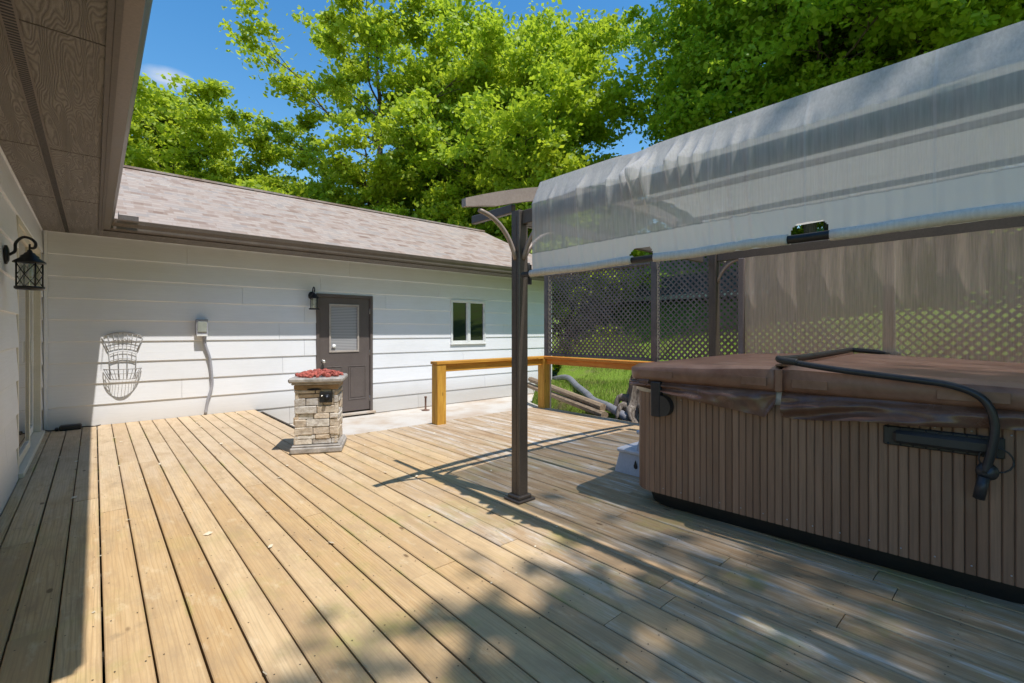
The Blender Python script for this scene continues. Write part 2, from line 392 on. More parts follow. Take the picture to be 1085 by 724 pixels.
def slatm():
    t = NT('brown_cabinet_slats')
    at = t.n('ShaderNodeAttribute', attribute_name='rnd').outputs['Vector']; r = t.sep(at)[0]
    v = t.coords((40, 40, 2)); g = t.noise(v, 2, 5, .6)
    c = t.mix(r, (.18, .100, .066), (.285, .172, .118)); c = t.mix(t.ramp(g, [(.35, .35), (.6, 0)]), c, (.09, .058, .044))
    d = t.noise(t.coords(), 3, 5, .6); c = t.mix(t.ramp(d, [(.55, 0), (.8, .4)]), c, (.20, .17, .15))
    return t.end(t.pbr(c, .5, 0, t.bump(g, .15, .002), .4))
M['slat'] = slatm()
def stonem():
    t = NT('stacked_ledge_stone')
    at = t.n('ShaderNodeAttribute', attribute_name='rnd').outputs['Vector']; r = t.sep(at)
    c = t.ramp(r[0], [(0, (.60, .50, .38)), (.3, (.70, .63, .54)), (.5, (.55, .40, .25)), (.7, (.74, .70, .64)), (1, (.50, .47, .44))])
    n = t.noise(t.coords(), 22, 6, .7); c = t.mix(t.ramp(n, [(.35, .55), (.6, 0)]), c, (.22, .16, .11))
    return t.end(t.pbr(c, .88, 0, t.bump(n, .9, .01), .2))
M['stone'] = stonem()
M['cap'] = grime('weathered_cast_stone', (.34, .31, .28), .85, 0, var=.35, sc=14, bump=.5)
M['cap_tan'] = grime('tan_cast_stone', (.30, .20, .11), .85, 0, var=.35, sc=12, bump=.5)
def glass_dark(name, tint=(.015, .018, .016)):
    t = NT(name); n = t.noise(t.coords(), 1.5, 2, .5)
    return t.end(t.pbr(tint, .03, 0, t.bump(n, .05, .01), .9, **{'Coat Weight': .6, 'Coat Roughness': .02}))
M['glass'] = glass_dark('window_glass')
M['glass_beige'] = glass_dark('curtained_glass', (.20, .165, .135))
def clearglass():
    t = NT('clear_lamp_glass')
    g = t.n('ShaderNodeBsdfGlossy', {'Color': (1,1,1,1), 'Roughness': .05}).outputs[0]; p = t.n('ShaderNodeBsdfTransparent', {'Color': (.82,.84,.82,1)}).outputs[0]
    return t.end(t.n('ShaderNodeMixShader', {0: .18, 1: p, 2: g}).outputs[0])
M['lampglass'] = clearglass()
def blindm():
    t = NT('door_blind'); z = t.sep(t.coords())[2]
    w = t.math('PINGPONG', z, .014); c = t.mix(t.ramp(t.math('MULTIPLY', w, 70), [(.0, 0), (.45, 1)]), (.13, .125, .125), (.40, .40, .41))
    return t.end(t.pbr(c, .15, 0, None, .5, **{'Coat Weight': .5, 'Coat Roughness': .03}))
M['blind'] = blindm()

# ------------------------------------------------------------ constants
H = 1.25; TH = math.atan(442.5/496); F = 496.0
s_, c_ = math.sin(TH), math.cos(TH)
def pd(px, d, z=0.0):
    u = (px-542.5)/F; return Vector((d*(s_+u*c_), d*(c_-u*s_), z))
WX = -.50; WY = 8.32; LAP = .28; ZS = 2.515
# ------------------------------------------------------------ terrain
def x_edge(y):
    if y < 4.45: return 5.72
    if y < 7.3: return 5.72 + (y-4.45)/2.85*1.25
    return 6.97 + (y-7.3)*1.6
def zt(x, y):
    a = max(0.0, min(1.0, (x-x_edge(y))/.22)); a = a*a*(3-2*a)
    hi = -.03 + .035*max(0, x-6) + .20*max(0, x-9) + .06*max(0, x-16)
    hi = min(hi, 9)
    b = max(0.0, y-17)*.16; b = min(b, 6)
    z = -.62*(1-a) + a*(hi + .05*math.sin(x*1.3+y*.7)*min(1, max(0, x-6.5)))
    if y > 9 and x < 9.6: z = -.62
    return z + b
mb = MB()
def grid_axis(lo, hi, fine, fl, fh):
    a = []; x = lo
    while x < hi:
        a.append(x); x += fine if fl <= x <= fh else max(fine*3, min(4, abs(x-(fl if x < fl else fh))*.25+.5))
    a.append(hi); return a
gx = grid_axis(-150, 150, .12, 5.3, 12); gy = grid_axis(-150, 150, .15, -2, 13)
nx, ny = len(gx), len(gy)
mb.add([(x, y, zt(x, y)) for y in gy for x in gx], [(j*nx+i, j*nx+i+1, (j+1)*nx+i+1, (j+1)*nx+i) for j in range(ny-1) for i in range(nx-1)], 0, True)
g = mb.build('ground', M['grass']); tag(g, kind='structure')
mb = MB(); mb.box((2.03, 5.0, -.42), (9.6, WY+.02, -.30)); tag(mb.build('concrete_path', M['conc']), kind='structure')
# grass blades, only what shows beside the deck
rng = np.random.default_rng(3)
def quads_mesh(name, P, A, B, mat, parent=None, smooth=False):
    """rhombus cards: centre P, half axes A and B (n,3)"""
    n = len(P); V = np.empty((n, 4, 3), np.float32)
    V[:, 0] = P-A; V[:, 1] = P+B; V[:, 2] = P+A; V[:, 3] = P-B
    me = bpy.data.meshes.new(name); me.vertices.add(n*4); me.vertices.foreach_set('co', V.ravel())
    me.loops.add(n*4); me.loops.foreach_set('vertex_index', np.arange(n*4, dtype=np.int32))
    me.polygons.add(n); me.polygons.foreach_set('loop_start', np.arange(0, n*4, 4, dtype=np.int32))
    me.polygons.foreach_set('loop_total', np.full(n, 4, np.int32))
    me.update(calc_edges=True); me.materials.append(mat)
    o = bpy.data.objects.new(name, me); COL.objects.link(o)
    if parent is not None: o.parent = parent
    return o
n = 90000
X = 5.75 + rng.random(n)**1.4*9; Y = -1+rng.random(n)*13
keep = np.array([(x > x_edge(y)+.12) and not (x < 9.7 and y > 7.6) and (math.sin(x*2.1+y)*math.cos(y*1.7-x*.6) < .55 or random.random() < .35) for x, y in zip(X, Y)])
X, Y = X[keep], Y[keep]; n = len(X)
Z = np.array([zt(x, y) for x, y in zip(X, Y)])
hh = .02+.04*rng.random(n); an = rng.random(n)*6.28
P = np.stack([X, Y, Z+hh*.9], 1); A = np.stack([(rng.random(n)-.5)*.04, (rng.random(n)-.5)*.04, hh], 1)
B = np.stack([np.cos(an)*.005, np.sin(an)*.005, np.zeros(n)], 1)
o = quads_mesh('grass', P, A, B, M['blade']); tag(o, 'bright green grass growing on the bank beyond the rail', 'grass', kind='stuff')

# ------------------------------------------------------------ deck
deck = empty('deck', (0, 0, 0)); tag(deck, kind='structure')
PW = .1446; mb = MB(); sc = MB(); k0 = -4; rr = random.Random(11)
for k in range(k0, 39):
    x0 = .026+PW*k+.0038; x1 = .026+PW*(k+1)-.0038
    if x0 < WX+.02: x0 = WX+.025
    if x1 < x0+.02: continue
    if x1 > 5.64: break
    yend = WY-.025 if x1 < 2.04 else 5.5
    y = -3.0 - rr.random()*2.5; 
    while y < yend:
        L = rr.choice([3.66, 4.88, 4.88, 6.1])
        y1 = min(y+L, yend)
        if yend-y1 < .5: y1 = yend
        col = (rr.random(), rr.random(), rr.random())
        e = rr.uniform(-.0012, .0012); c = .004; zt_ = rr.uniform(-.0015, .0015)
        prof = [(x0+e, -.036), (x0+e, -c+zt_), (x0+e+c, zt_), (x1+e-c, zt_), (x1+e, -c+zt_), (x1+e, -.036)]
        ya, yb = y+.002, y1-.002
        mb.add([(a, ya, b) for a, b in prof]+[(a, yb, b) for a, b in prof],
               [(0,6,7,1),(1,7,8,2),(2,8,9,3),(3,9,10,4),(4,10,11,5),(5,11,6,0),(5,4,3,2,1,0),(6,7,8,9,10,11)], 0, False, col)
        y = y1
    yy = -1.0
    while yy < yend-.1:
        for xx in (x0+.025, x1-.025):
            a = yy+rr.uniform(-.006, .006); b = xx+rr.uniform(-.004, .004)
            sc.add([(b+  .0034*math.cos(t*1.047), a+.0034*math.sin(t*1.047), .0022) for t in range(6)], [tuple(range(6))])
        yy += .406
mb.build('board', M['deck'], deck)
so = sc.build('screw', M['joist'], deck); so['kind'] = 'stuff'
mb = MB(); y = -2.8
while y < 8.3:
    mb.box((WX+.03, y-.02, -.22), (5.6 if y < 5.45 else 1.98, y+.02, -.038)); y += .406
mb.box((2.0, 5.45, -.26), (5.62, 5.485, -.04)); mb.box((1.99, 5.486, -.26), (2.02, WY-.03, -.04)); mb.box((5.603, -3, -.30), (5.64, 5.48, -.04))
mb.build('joist', M['joist'], deck)
# debris caught on the boards
n = 260; P = np.zeros((n, 3)); P[:, 0] = rng.random(n)*5-.4; P[:, 1] = rng.random(n)**.8*7.0+1.1; P[:, 2] = .006
kk = rng.random(n) < .7; P[kk, 0] = .026+PW*np.round((P[kk, 0]-.026)/PW) + rng.normal(0, .006, kk.sum())
P = P[~((P[:, 0] > 2.0) & (P[:, 1] > 5.4))]; n = len(P)
an = rng.random(n)*6.28; sz = .004+.006*rng.random(n)
A = np.stack([np.cos(an)*sz, np.sin(an)*sz, .002*rng.random(n)], 1); B = np.stack([-np.sin(an)*sz*.6, np.cos(an)*sz*.6, .003*rng.random(n)], 1)
A[:45] *= 3.0; B[:45] *= 2.4; P[:45, 2] = .012
dm = grime('dry_petals', (.62, .54, .40), .9); o = quads_mesh('petal_litter', P, A, B, dm); tag(o, 'tiny dry petals and bits of leaf caught in the deck gaps', 'leaf litter', kind='stuff')

# ------------------------------------------------------------ house
house = empty('house', (WX, WY, 0)); tag(house, 'grey-white lap-sided house with pinkish shingle roof and brown gutters', 'house')
def lapwall(origin, dirv, nrm, length, z0, ztop, openings, phase, seed):
    mb = MB(); O = Vector(origin); D = Vector(dirv); N = Vector(nrm); r = random.Random(seed)
    def off(z, za): return .022 - (z-za)/LAP*.016
    za = phase
    while za < ztop:
        zb = min(za+LAP, ztop); lo = max(za, z0)
        cuts = sorted({lo, zb} | {z for (a, b, p, q) in openings for z in (p, q) if lo < z < zb})
        joints = []; x = r.uniform(.8, 3.6)
        while x < length: joints.append(x); x += r.choice([2.44, 3.66, 4.88])
        for c0, c1 in zip(cuts[:-1], cuts[1:]):
            if c1-c0 < .002: continue
            segs = [(0, length)]
            for (a, b, p, q) in openings:
                if p < c1-1e-4 and q > c0+1e-4:
                    segs = [t for s in segs for t in ([(s[0], min(s[1], a))] if s[0] < a else []) + ([(max(s[0], b), s[1])] if s[1] > b else [])]
            for sa, sb in segs:
                pts = [sa]+[j for j in joints if sa+.1 < j < sb-.1]+[sb]
                for a, b in zip(pts[:-1], pts[1:]):
                    col = (r.random(), r.random(), .5); g = .0018
                    vs = []
                    for t in (a+g, b-g):
                        db = .005 if abs(c0-za) < 1e-4 else .0001
                        for z, o in ((c0, 0), (c0, off(c0, za)-db*.85), (c0+db, off(c0, za)), (c1, off(c1, za)), (c1, 0)):
                            vs.append(O+D*t+N*o+Vector((0, 0, z)))
                    mb.add(vs, [(0,1,6,5),(1,2,7,6),(2,3,8,7),(3,4,9,8),(4,3,2,1,0),(5,6,7,8,9)], 0, False, col)
        za += LAP
    # sheathing behind the courses, cut round the openings
    xs = sorted({0, length} | {v for (a, b, p, q) in openings for v in (a, b)}); zs = sorted({z0, ztop} | {v for (a, b, p, q) in openings for v in (max(p, z0), min(q, ztop))})
    for xa, xb in zip(xs[:-1], xs[1:]):
        for a, b in zip(zs[:-1], zs[1:]):
            if b-a < .001: continue
            if any(a0 < (xa+xb)/2 < b0 and p < (a+b)/2 < q for (a0, b0, p, q) in openings): continue
            P = [O+D*xa, O+D*xb]; q_ = [P[0]-N*.10, P[1]-N*.10, P[1]-N*.001, P[0]-N*.001]
            mb.add([p+Vector((0,0,a)) for p in q_]+[p+Vector((0,0,b)) for p in q_], [(0,3,2,1),(4,5,6,7),(0,1,5,4),(1,2,6,5),(2,3,7,6),(3,0,4,7)])
    return mb
ph = .0-.28+.0  # course phase so that lap lines fall as in the photograph
# lap line heights: z = 1.25 + (351-y)/23.66*.28 ; line y=386.4 -> .83
phase = .832 - LAP*5
DX0, DX1, DZ0, DZ1 = 2.865, 3.90, -.235, 1.905
W0, W1, WZ0, WZ1 = 5.66, 6.60, .985, 1.925
SL0, SL1, SLZ0, SLZ1 = 5.75, 8.02, .045, 2.23
back = lapwall((WX, WY, 0), (1,0,0), (0,-1,0), 9.1, -.31, ZS, [(DX0-WX, DX1-WX, -1, DZ1), (W0-WX, W1-WX, WZ0, WZ1)], phase, 1)
bw = back.build('wall', M['siding_x'], house); bw['label'] = 'back wall with long lap siding, sunlit in its lower half'
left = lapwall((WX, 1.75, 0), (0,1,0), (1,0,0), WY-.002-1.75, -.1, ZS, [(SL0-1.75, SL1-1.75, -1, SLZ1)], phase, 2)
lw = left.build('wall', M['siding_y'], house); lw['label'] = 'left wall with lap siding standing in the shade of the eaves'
mb = MB(); mb.box((WX-5, 1.65, -.5), (WX-.002, 1.75, 2.515)); mb.box((8.6, WY-.1, -.5), (8.7, 15, 2.515)); mb.box((-6, 15, -.5), (8.7, 15.1, 2.515)); mb.box((-6, 1.75, -.5), (-5.9, 15, 2.515)); mb.build('wall', M['siding_x'], house)
mb = MB(); mb.box((WX+.028, WY-.05, 0), (WX+.062, WY-.026, ZS)); mb.build('corner_trim', M['siding_x'], house)
# soffits
E = .06; EY = 7.76; YEND = 1.15
mb = MB()
mb.box((WX-.1, YEND, ZS), (E, EY, ZS+.012)); 
sf = mb.build('soffit', M['soffit'], house); sf['label'] = 'rough-sawn dark soffit under the left eave'
mb = MB(); mb.box((WX-.1, EY+.001, ZS), (9.05, WY+.05, ZS+.012)); mb.build('soffit', M['soffit'], house)
mb = MB()
for y in (2.75, 4.55, 6.2): mb.box((WX, y-.003, ZS-.003), (E, y+.003, ZS+.001))
mb.box((E-.022, YEND, ZS-.012), (E, EY-.02, ZS-.001)); mb.box((E-.022, EY-.019, ZS-.012), (9.0, EY+.002, ZS-.001))
mb.build('soffit_batten', M['fascia'], house)
# vent strip with slots
mb = MB(); mb.box((-.285, YEND, ZS-.006), (-.228, WY-.06, ZS-.001)); vs_ = mb.build('vent_strip', grime('vent_metal', (.16, .13, .11), .5), house)
mb = MB(); y = YEND+.05
while y < WY-.1: mb.box((-.276, y, ZS-.0075), (-.237, y+.010, ZS-.0058)); y += .026
mb.build('vent_slots', M['black'], vs_)
# fascia and gutter
mb = MB(); mb.box((E+.001, YEND, ZS-.015), (E+.025, EY-.03, ZS+.15)); mb.box((E+.001, EY-.029, ZS-.015), (9.1, EY-.004, ZS+.15)); mb.build('fascia', M['fascia'], house)
gp = [(a_*.8, b_) for a_, b_ in ((0, .012), (.075, .012), (.083, .03), (.085, .06), (.110, .10), (.118, .13), (.122, .14), (.122, .15), (.112, .15), (.108, .13), (.100, .105), (.075, .065), (.073, .022), (.004, .022), (.004, .14), (0, .14))]
mb = MB(); gz = ZS-.012; gxx = E+.026; gyy = EY-.030
mb.extr(gp, (gxx, YEND, gz), (gxx, gyy, gz), (1,0,0), ends=(0,-1))
g1 = mb.build('gutter', M['gutter'], house)
mb = MB(); mb.extr(gp, (9.1, gyy, gz), (gxx, gyy, gz), (0,-1,0), ends=(0,-1)); mb.build('gutter', M['gutter'], house)
# splash guard
mb = MB(); a = Vector((gxx+.135, gyy-.128, gz+.145))
mb.box((a.x, a.y-.003, a.z-.005), (a.x+.20, a.y, a.z+.055), ch=.001); mb.box((a.x-.003, a.y-.20, a.z-.005), (a.x, a.y, a.z+.055), ch=.001); mb.build('splash_guard', M['fascia'], house)
# roofs
PT = .445; ez = ZS+.125; ex = gxx+.04; ey = gyy-.04; RY = 11.6; rz_ = ez+PT*(RY-ey); rxx = ex-(RY-ey)
mb = MB(); t_ = .02
V1 = [(ex, ey, ez), (9.12, ey, ez), (9.12, RY, rz_), (rxx, RY, rz_)]
mb.add(V1+[(x, y, z-t_) for x, y, z in V1], [(0,1,2,3),(7,6,5,4),(0,4,5,1),(1,5,6,2),(2,6,7,3),(3,7,4,0)])
V2 = [(9.12, RY, rz_), (9.12, 2*RY-ey, ez), (rxx-4, 2*RY-ey, ez), (rxx-4, RY, rz_)]
mb.add(V2, [(0,1,2,3)])
rf = mb.build('roof', M['shingle'], house)
mb = MB(); mb.box((rxx, RY-.10, rz_-.02), (9.12, RY+.10, rz_+.018)); mb.build('ridge_cap', M['shingle'], rf)
mb = MB(); 
V = [(ex, YEND-.02, ez), (ex, ey, ez), (rxx, RY, rz_), (rxx, YEND-.02, rz_)]
mb.add(V+[(x, y, z-t_) for x, y, z in V], [(0,1,2,3),(7,6,5,4),(0,4,5,1),(1,5,6,2),(2,6,7,3),(3,7,4,0)])
mb.add([(rxx, YEND-.02, rz_), (rxx, RY, rz_), (2*rxx-ex, RY, ez), (2*rxx-ex, YEND-.02, ez)], [(0,1,2,3)])
mb.add([(WX, 1.7, ZS), (WX-6.5, 1.7, ZS), (rxx, 1.7, rz_-.1)], [(0,1,2)])
mb.build('roof', M['shingle_y'], house)
mb = MB(); mb.add([(8.65, ey+.6, ZS), (8.65, 2*RY-ey-.6, ZS), (8.65, RY, rz_-.15)], [(0,1,2)]); mb.add([(9.10, ey, ez-.02), (9.10, RY, rz_-.02), (9.10, RY, rz_-.20), (9.10, ey, ez-.18)], [(0,1,2,3)]); mb.build('gable', M['siding_x'], house)
# door
d_ = empty('door', (DX0, WY, DZ0)); d_.parent = house; d_.location = Vector((DX0, WY, DZ0))-house.location
fr = .05; y0 = WY-.030
mb = MB(); mb.box((DX0, y0, DZ0), (DX0+fr, WY+.1, DZ1), ch=.003); mb.box((DX1-fr, y0, DZ0), (DX1, WY+.1, DZ1), ch=.003); mb.box((DX0+fr+.001, y0, DZ1-fr), (DX1-fr-.001, WY+.1, DZ1), ch=.003)
mb.build('door_frame', M['doorp'], d_)
a0, a1 = DX0+fr+.004, DX1-fr-.004; zb0, zb1 = DZ0+.03, DZ1-fr-.004; yd = WY+.0
wx0, wx1, wz0, wz1 = 3.09, 3.64, .87, 1.735
def panel(mb, x0, x1, z0, z1, y, mi=0):
    # raised panel: groove then field
    for (a, b, c, d) in ((x0, x1, z0, z0+.014), (x0, x1, z1-.014, z1), (x0, x0+.014, z0+.014, z1-.014), (x1-.014, x1, z0+.014, z1-.014)): mb.box((a, y-.008, c), (b, y-.0005, d), mi, ch=.003)
    mb.box((x0+.04, y-.006, z0+.04), (x1-.04, y-.0005, z1-.04), mi, ch=.004)
mb = MB()
mb.box((a0, yd, zb0), (wx0+.03, yd+.045, zb1)); mb.box((wx1-.03, yd, zb0), (a1, yd+.045, zb1)); mb.box((wx0+.03, yd, zb0), (wx1-.03, yd+.045, wz0+.03)); mb.box((wx0+.03, yd, wz1-.03), (wx1-.03, yd+.045, zb1))
panel(mb, 2.99, 3.32, .0, .62, yd); panel(mb, 3.44, 3.77, .0, .62, yd)
leafd = mb.build('door_leaf', M['doorp'], d_)
mb = MB(); 
for q in ((wx0, wx1, wz0, wz0+.035), (wx0, wx1, wz1-.035, wz1), (wx0, wx0+.035, wz0+.0355, wz1-.0355), (wx1-.035, wx1, wz0+.0355, wz1-.0355)): mb.box((q[0], yd-.014, q[2]), (q[1], yd-.0005, q[3]), ch=.004)
mb.build('window_frame', grime('taupe_trim', (.40, .35, .31), .5), d_)
mb = MB(); mb.box((wx0+.03, yd+.01, wz0+.03), (wx1-.03, yd+.016, wz1-.03)); mb.build('glass', M['blind'], d_)
mb = MB(); mb.lathe([(.0, 0), (.035, 0), (.035, .004), (.0, .005)], (0, 0, 0), 20); mb.v = [(wx0+.085+x, yd-.016-z, wz0+.085+y+.03) for x, y, z in mb.v]; mb.build('sticker', M['white'], d_)
mb = MB(); mb.lathe([(.01, 0), (.032, .0), (.032, .006), (.011, .012), (.011, .032), (.026, .040), (.031, .056), (.026, .070), (.01, .078)], (0, 0, 0), 18); mb.v = [(2.985+x, yd-z, .72+y) for x, y, z in mb.v]; mb.build('handle', M['chrome'], d_)
mb = MB(); mb.box((DX0-.03, WY-.10, DZ0-.035), (DX1+.03, WY+.1, DZ0-.001), ch=.004); mb.build('threshold', M['conc'], d_)
for z in (.0, .85, 1.62): mb = MB(); mb.tube([(DX1-fr+.002, yd-.006, z-.05), (DX1-fr+.002, yd-.006, z+.05)], .008, 8); mb.build('hinge', M['chrome'], d_)
# window
w_ = empty('window', (W0, WY, WZ0)); w_.parent = house; w_.location = Vector((W0, WY, WZ0))-house.location
mb = MB(); f_ = .035; y1 = WY-.032
for q in ((W0, W1, WZ0, WZ0+f_), (W0, W1, WZ1-f_, WZ1), (W0, W0+f_, WZ0+f_+.0005, WZ1-f_-.0005), (W1-f_, W1, WZ0+f_+.0005, WZ1-f_-.0005), ((W0+W1)/2-.03, (W0+W1)/2+.03, WZ0+f_+.0005, WZ1-f_-.0005)): mb.box((q[0], y1, q[2]), (q[1], WY+.08, q[3]), ch=.003)
mb.box((W0-.01, y1-.02, WZ0-.022), (W1+.01, WY-.02, WZ0-.001), ch=.003)
xm = (W0+W1)/2
for a, b in ((W0+f_+.0005, xm-.0305), (xm+.0305, W1-f_-.0005)):
    for q in ((a, b, WZ0+f_+.001, WZ0+f_+.025), (a, b, WZ1-f_-.025, WZ1-f_-.001), (a, a+.022, WZ0+f_+.026, WZ1-f_-.026), (b-.022, b, WZ0+f_+.026, WZ1-f_-.026)): mb.box((q[0], y1+.012, q[2]), (q[1], WY+.06, q[3]), ch=.002)
mb.build('frame', M['white'], w_)
for a, b in ((W0+f_+.02, xm-.05), (xm+.05, W1-f_-.02)):
    mb = MB(); mb.box((a, WY+.005, WZ0+f_+.02), (b, WY+.011, WZ1-f_-.02)); mb.build('pane', M['glass'], w_)
mb = MB(); mb.tube([(W1-f_-.012, y1+.0, 1.66), (W1-f_-.012, y1+.0, 1.72)], .008, 8); mb.build('latch', M['chrome'], w_)
# sliding glass door in left wall
s = empty('sliding_door', (WX, SL0, SLZ0)); s.parent = house; s.location = Vector((WX, SL0, SLZ0))-house.location
mb = MB(); xf = WX+.018; fw = .055
mb.box((WX-.1, SL0, SLZ0), (xf, SL0+fw, SLZ1), ch=.003); mb.box((WX-.1, SL1-fw, SLZ0), (xf, SL1, SLZ1), ch=.003)
mb.box((WX-.1, SL0+fw+.0005, SLZ1-fw), (xf, SL1-fw-.0005, SLZ1), ch=.003); mb.box((WX-.1, SL0-.02, SLZ0-.045), (xf+.035, SL1+.02, SLZ0-.001), ch=.004)
mb.build('door_frame', M['trim'], s)
ym = (SL0+SL1)/2
for i, (a, b, xo) in enumerate(((SL0+fw+.001, ym+.03, -.012), (ym-.03, SL1-fw-.001, -.060))):
    mb = MB(); st = .065; xa, xb = WX+xo-.018, WX+xo+.018
    for q in ((a, a+st, SLZ0+.01, SLZ1-fw-.004), (b-st, b, SLZ0+.01, SLZ1-fw-.004), (a+st+.0005, b-st-.0005, SLZ0+.01, SLZ0+.09), (a+st+.0005, b-st-.0005, SLZ1-fw-.07, SLZ1-fw-.004)): mb.box((xa, q[0], q[2]), (xb, q[1], q[3]), ch=.003)
    so_ = mb.build('sash', M['white'] if i else M['trim'], s)
    mb = MB(); mb.box((xa+.014, a+st-.01, SLZ0+.08), (xa+.020, b-st+.01, SLZ1-fw-.06)); mb.build('pane', M['glass_beige'], so_)
mb = MB(); mb.box((WX+.008, ym+.0, .93), (WX+.03, ym+.022, 1.15), ch=.004); mb.build('handle', M['white'], s)
# downpipe shadow gap / wall base flashing near corner
# ------------------------------------------------------------ things on walls
def lantern(name, label, wall, z, N, D, sc=1.0, crossed=True, flip=1):
    """wall: point on the wall, N outward, D along wall"""
    N = Vector(N); D = Vector(D); W = Vector(wall)+Vector((0,0,z)); U = Vector((0,0,1))
    t = empty(name, W); tag(t, label, 'lamp')
    def L(a, b, c): return W+N*(a*sc)+D*(b*sc)+U*(c*sc)
    def mk(nm, f, mat): mb = MB(); f(mb); mb.build(nm, mat, t)
    def plate(mb):
        mb.lathe([(.0,0),(.055,0),(.055,.012),(.035,.022),(.0,.024)], (0,0,0), 20); mb.v = [tuple(L(p[2], p[0], p[1]*1.25)) for p in mb.v]
    mk('back_plate', plate, M['black'])
    ox = .125
    def arm(mb):
        mb.tube(curve([L(.02,0,0), L(.05,0,.03), L(.055,0,.09), L(.09,0,.135), L(.13,0,.13), L(.155,0,.10), L(.15,0,.065), L(ox,0,.06)], 6), .0095*sc, 8)
        mb.tube([L(ox,0,.09), L(ox,0,.035)], .006*sc, 6)
    mk('arm', arm, M['black'])
    cx, cy, cz = L(ox,0,0)
    def cap(mb): mb.lathe([(.0,.045),(.012,.045),(.016,.03),(.030,.022),(.032,.014),(.050,.0),(.052,-.012),(.088,-.040),(.090,-.050),(.0,-.052)][::-1], (0,0,0), 20); mb.v = [(cx+x*sc, cy+y*sc, cz+zz*sc) for x,y,zz in mb.v]
    mk('lamp_cap', cap, M['black'])
    def cage(mb):
        nb = 4; R0 = .074
        for k in range(nb):
            a = 2*math.pi*(k+.3)/nb; b = 2*math.pi*(k+1.3)/nb
            p = lambda an, zz: (cx+R0*math.cos(an)*sc, cy+R0*math.sin(an)*sc, cz+zz*sc)
            mb.tube([p(a,-.05), p(a,-.225)], .0055*sc, 6)
            if crossed:
                mb.tube([p(a,-.055), p((a+b)/2,-.138), p(b,-.22)], .0035*sc, 5); mb.tube([p(b,-.055), p((a+b)/2,-.138), p(a,-.22)], .0035*sc, 5)
        mb.lathe([(.0,-.245),(.070,-.245),(.080,-.238),(.080,-.222),(.0,-.220)], (0,0,0), 20) if False else None
        k0 = len(mb.v); mb.lathe([(.0,-.248),(.072,-.246),(.082,-.238),(.082,-.222),(.0,-.220)], (0,0,0), 20)
        mb.v[k0:] = [(cx+x*sc, cy+y*sc, cz+zz*sc) for x,y,zz in mb.v[k0:]]
    mk('cage', cage, M['black'])
    def gl(mb): mb.lathe([(.058,-.06),(.060,-.215)], (0,0,0), 20); mb.f = mb.f[:-2]; mb.m = mb.m[:-2]; mb.sm = mb.sm[:-2]; mb.v = [(cx+x*sc, cy+y*sc, cz+zz*sc) for x,y,zz in mb.v]
    mk('glass', gl, M['lampglass'])
    def bulb(mb): mb.lathe([(.0,-.16),(.014,-.155),(.022,-.13),(.018,-.105),(.010,-.09),(.010,-.055)], (0,0,0), 14); mb.v = [(cx+x*sc, cy+y*sc, cz+zz*sc) for x,y,zz in mb.v]
    mk('bulb', bulb, M['white'])
    return t
lantern('wall_lantern', 'large black caged lantern with crossed wires on the left wall', (WX+.02, 4.93, 0), 1.80, (1,0,0), (0,1,0), 1.0)
lantern('wall_lantern', 'small black lantern on the back wall beside the brown door', (2.785, WY-.02, 0), 1.86, (0,-1,0), (1,0,0), 1.0, False)
# electrical box and conduit
eb = empty('electrical_box', (1.19, WY-.02, 1.18)); tag(eb, 'grey weatherproof electrical box with curved conduit on back wall', 'electrical box')
mb = MB(); mb.box((1.115, WY-.115, 1.20), (1.262, WY-.012, 1.425), ch=.006); bx = mb.build('box_body', M['galv'], eb)
mb = MB(); mb.box((1.13, WY-.128, 1.235), (1.247, WY-.116, 1.39), ch=.006); mb.build('cover', grime('grey_green_cover', (.30, .32, .28), .5), eb)
mb = MB(); mb.box((1.12, WY-.122, 1.175), (1.257, WY-.03, 1.199), ch=.003); mb.build('lip', M['white'], eb)
mb = MB(); mb.tube(curve([(1.225, WY-.05, 1.18), (1.235, WY-.05, 1.05), (1.29, WY-.05, .85), (1.315, WY-.05, .62), (1.32, WY-.05, .42), (1.27, WY-.05, .22), (1.24, WY-.05, .02)], 8), .021, 10); mb.build('conduit', M['galv'], eb)
ob = MB(); ob.box((WX+.018, 4.36, .30), (WX+.045, 4.44, .42), ch=.006); oo = ob.build('outlet_box', M['galv']); tag(oo, 'grey outlet cover low on the left wall', 'outlet')
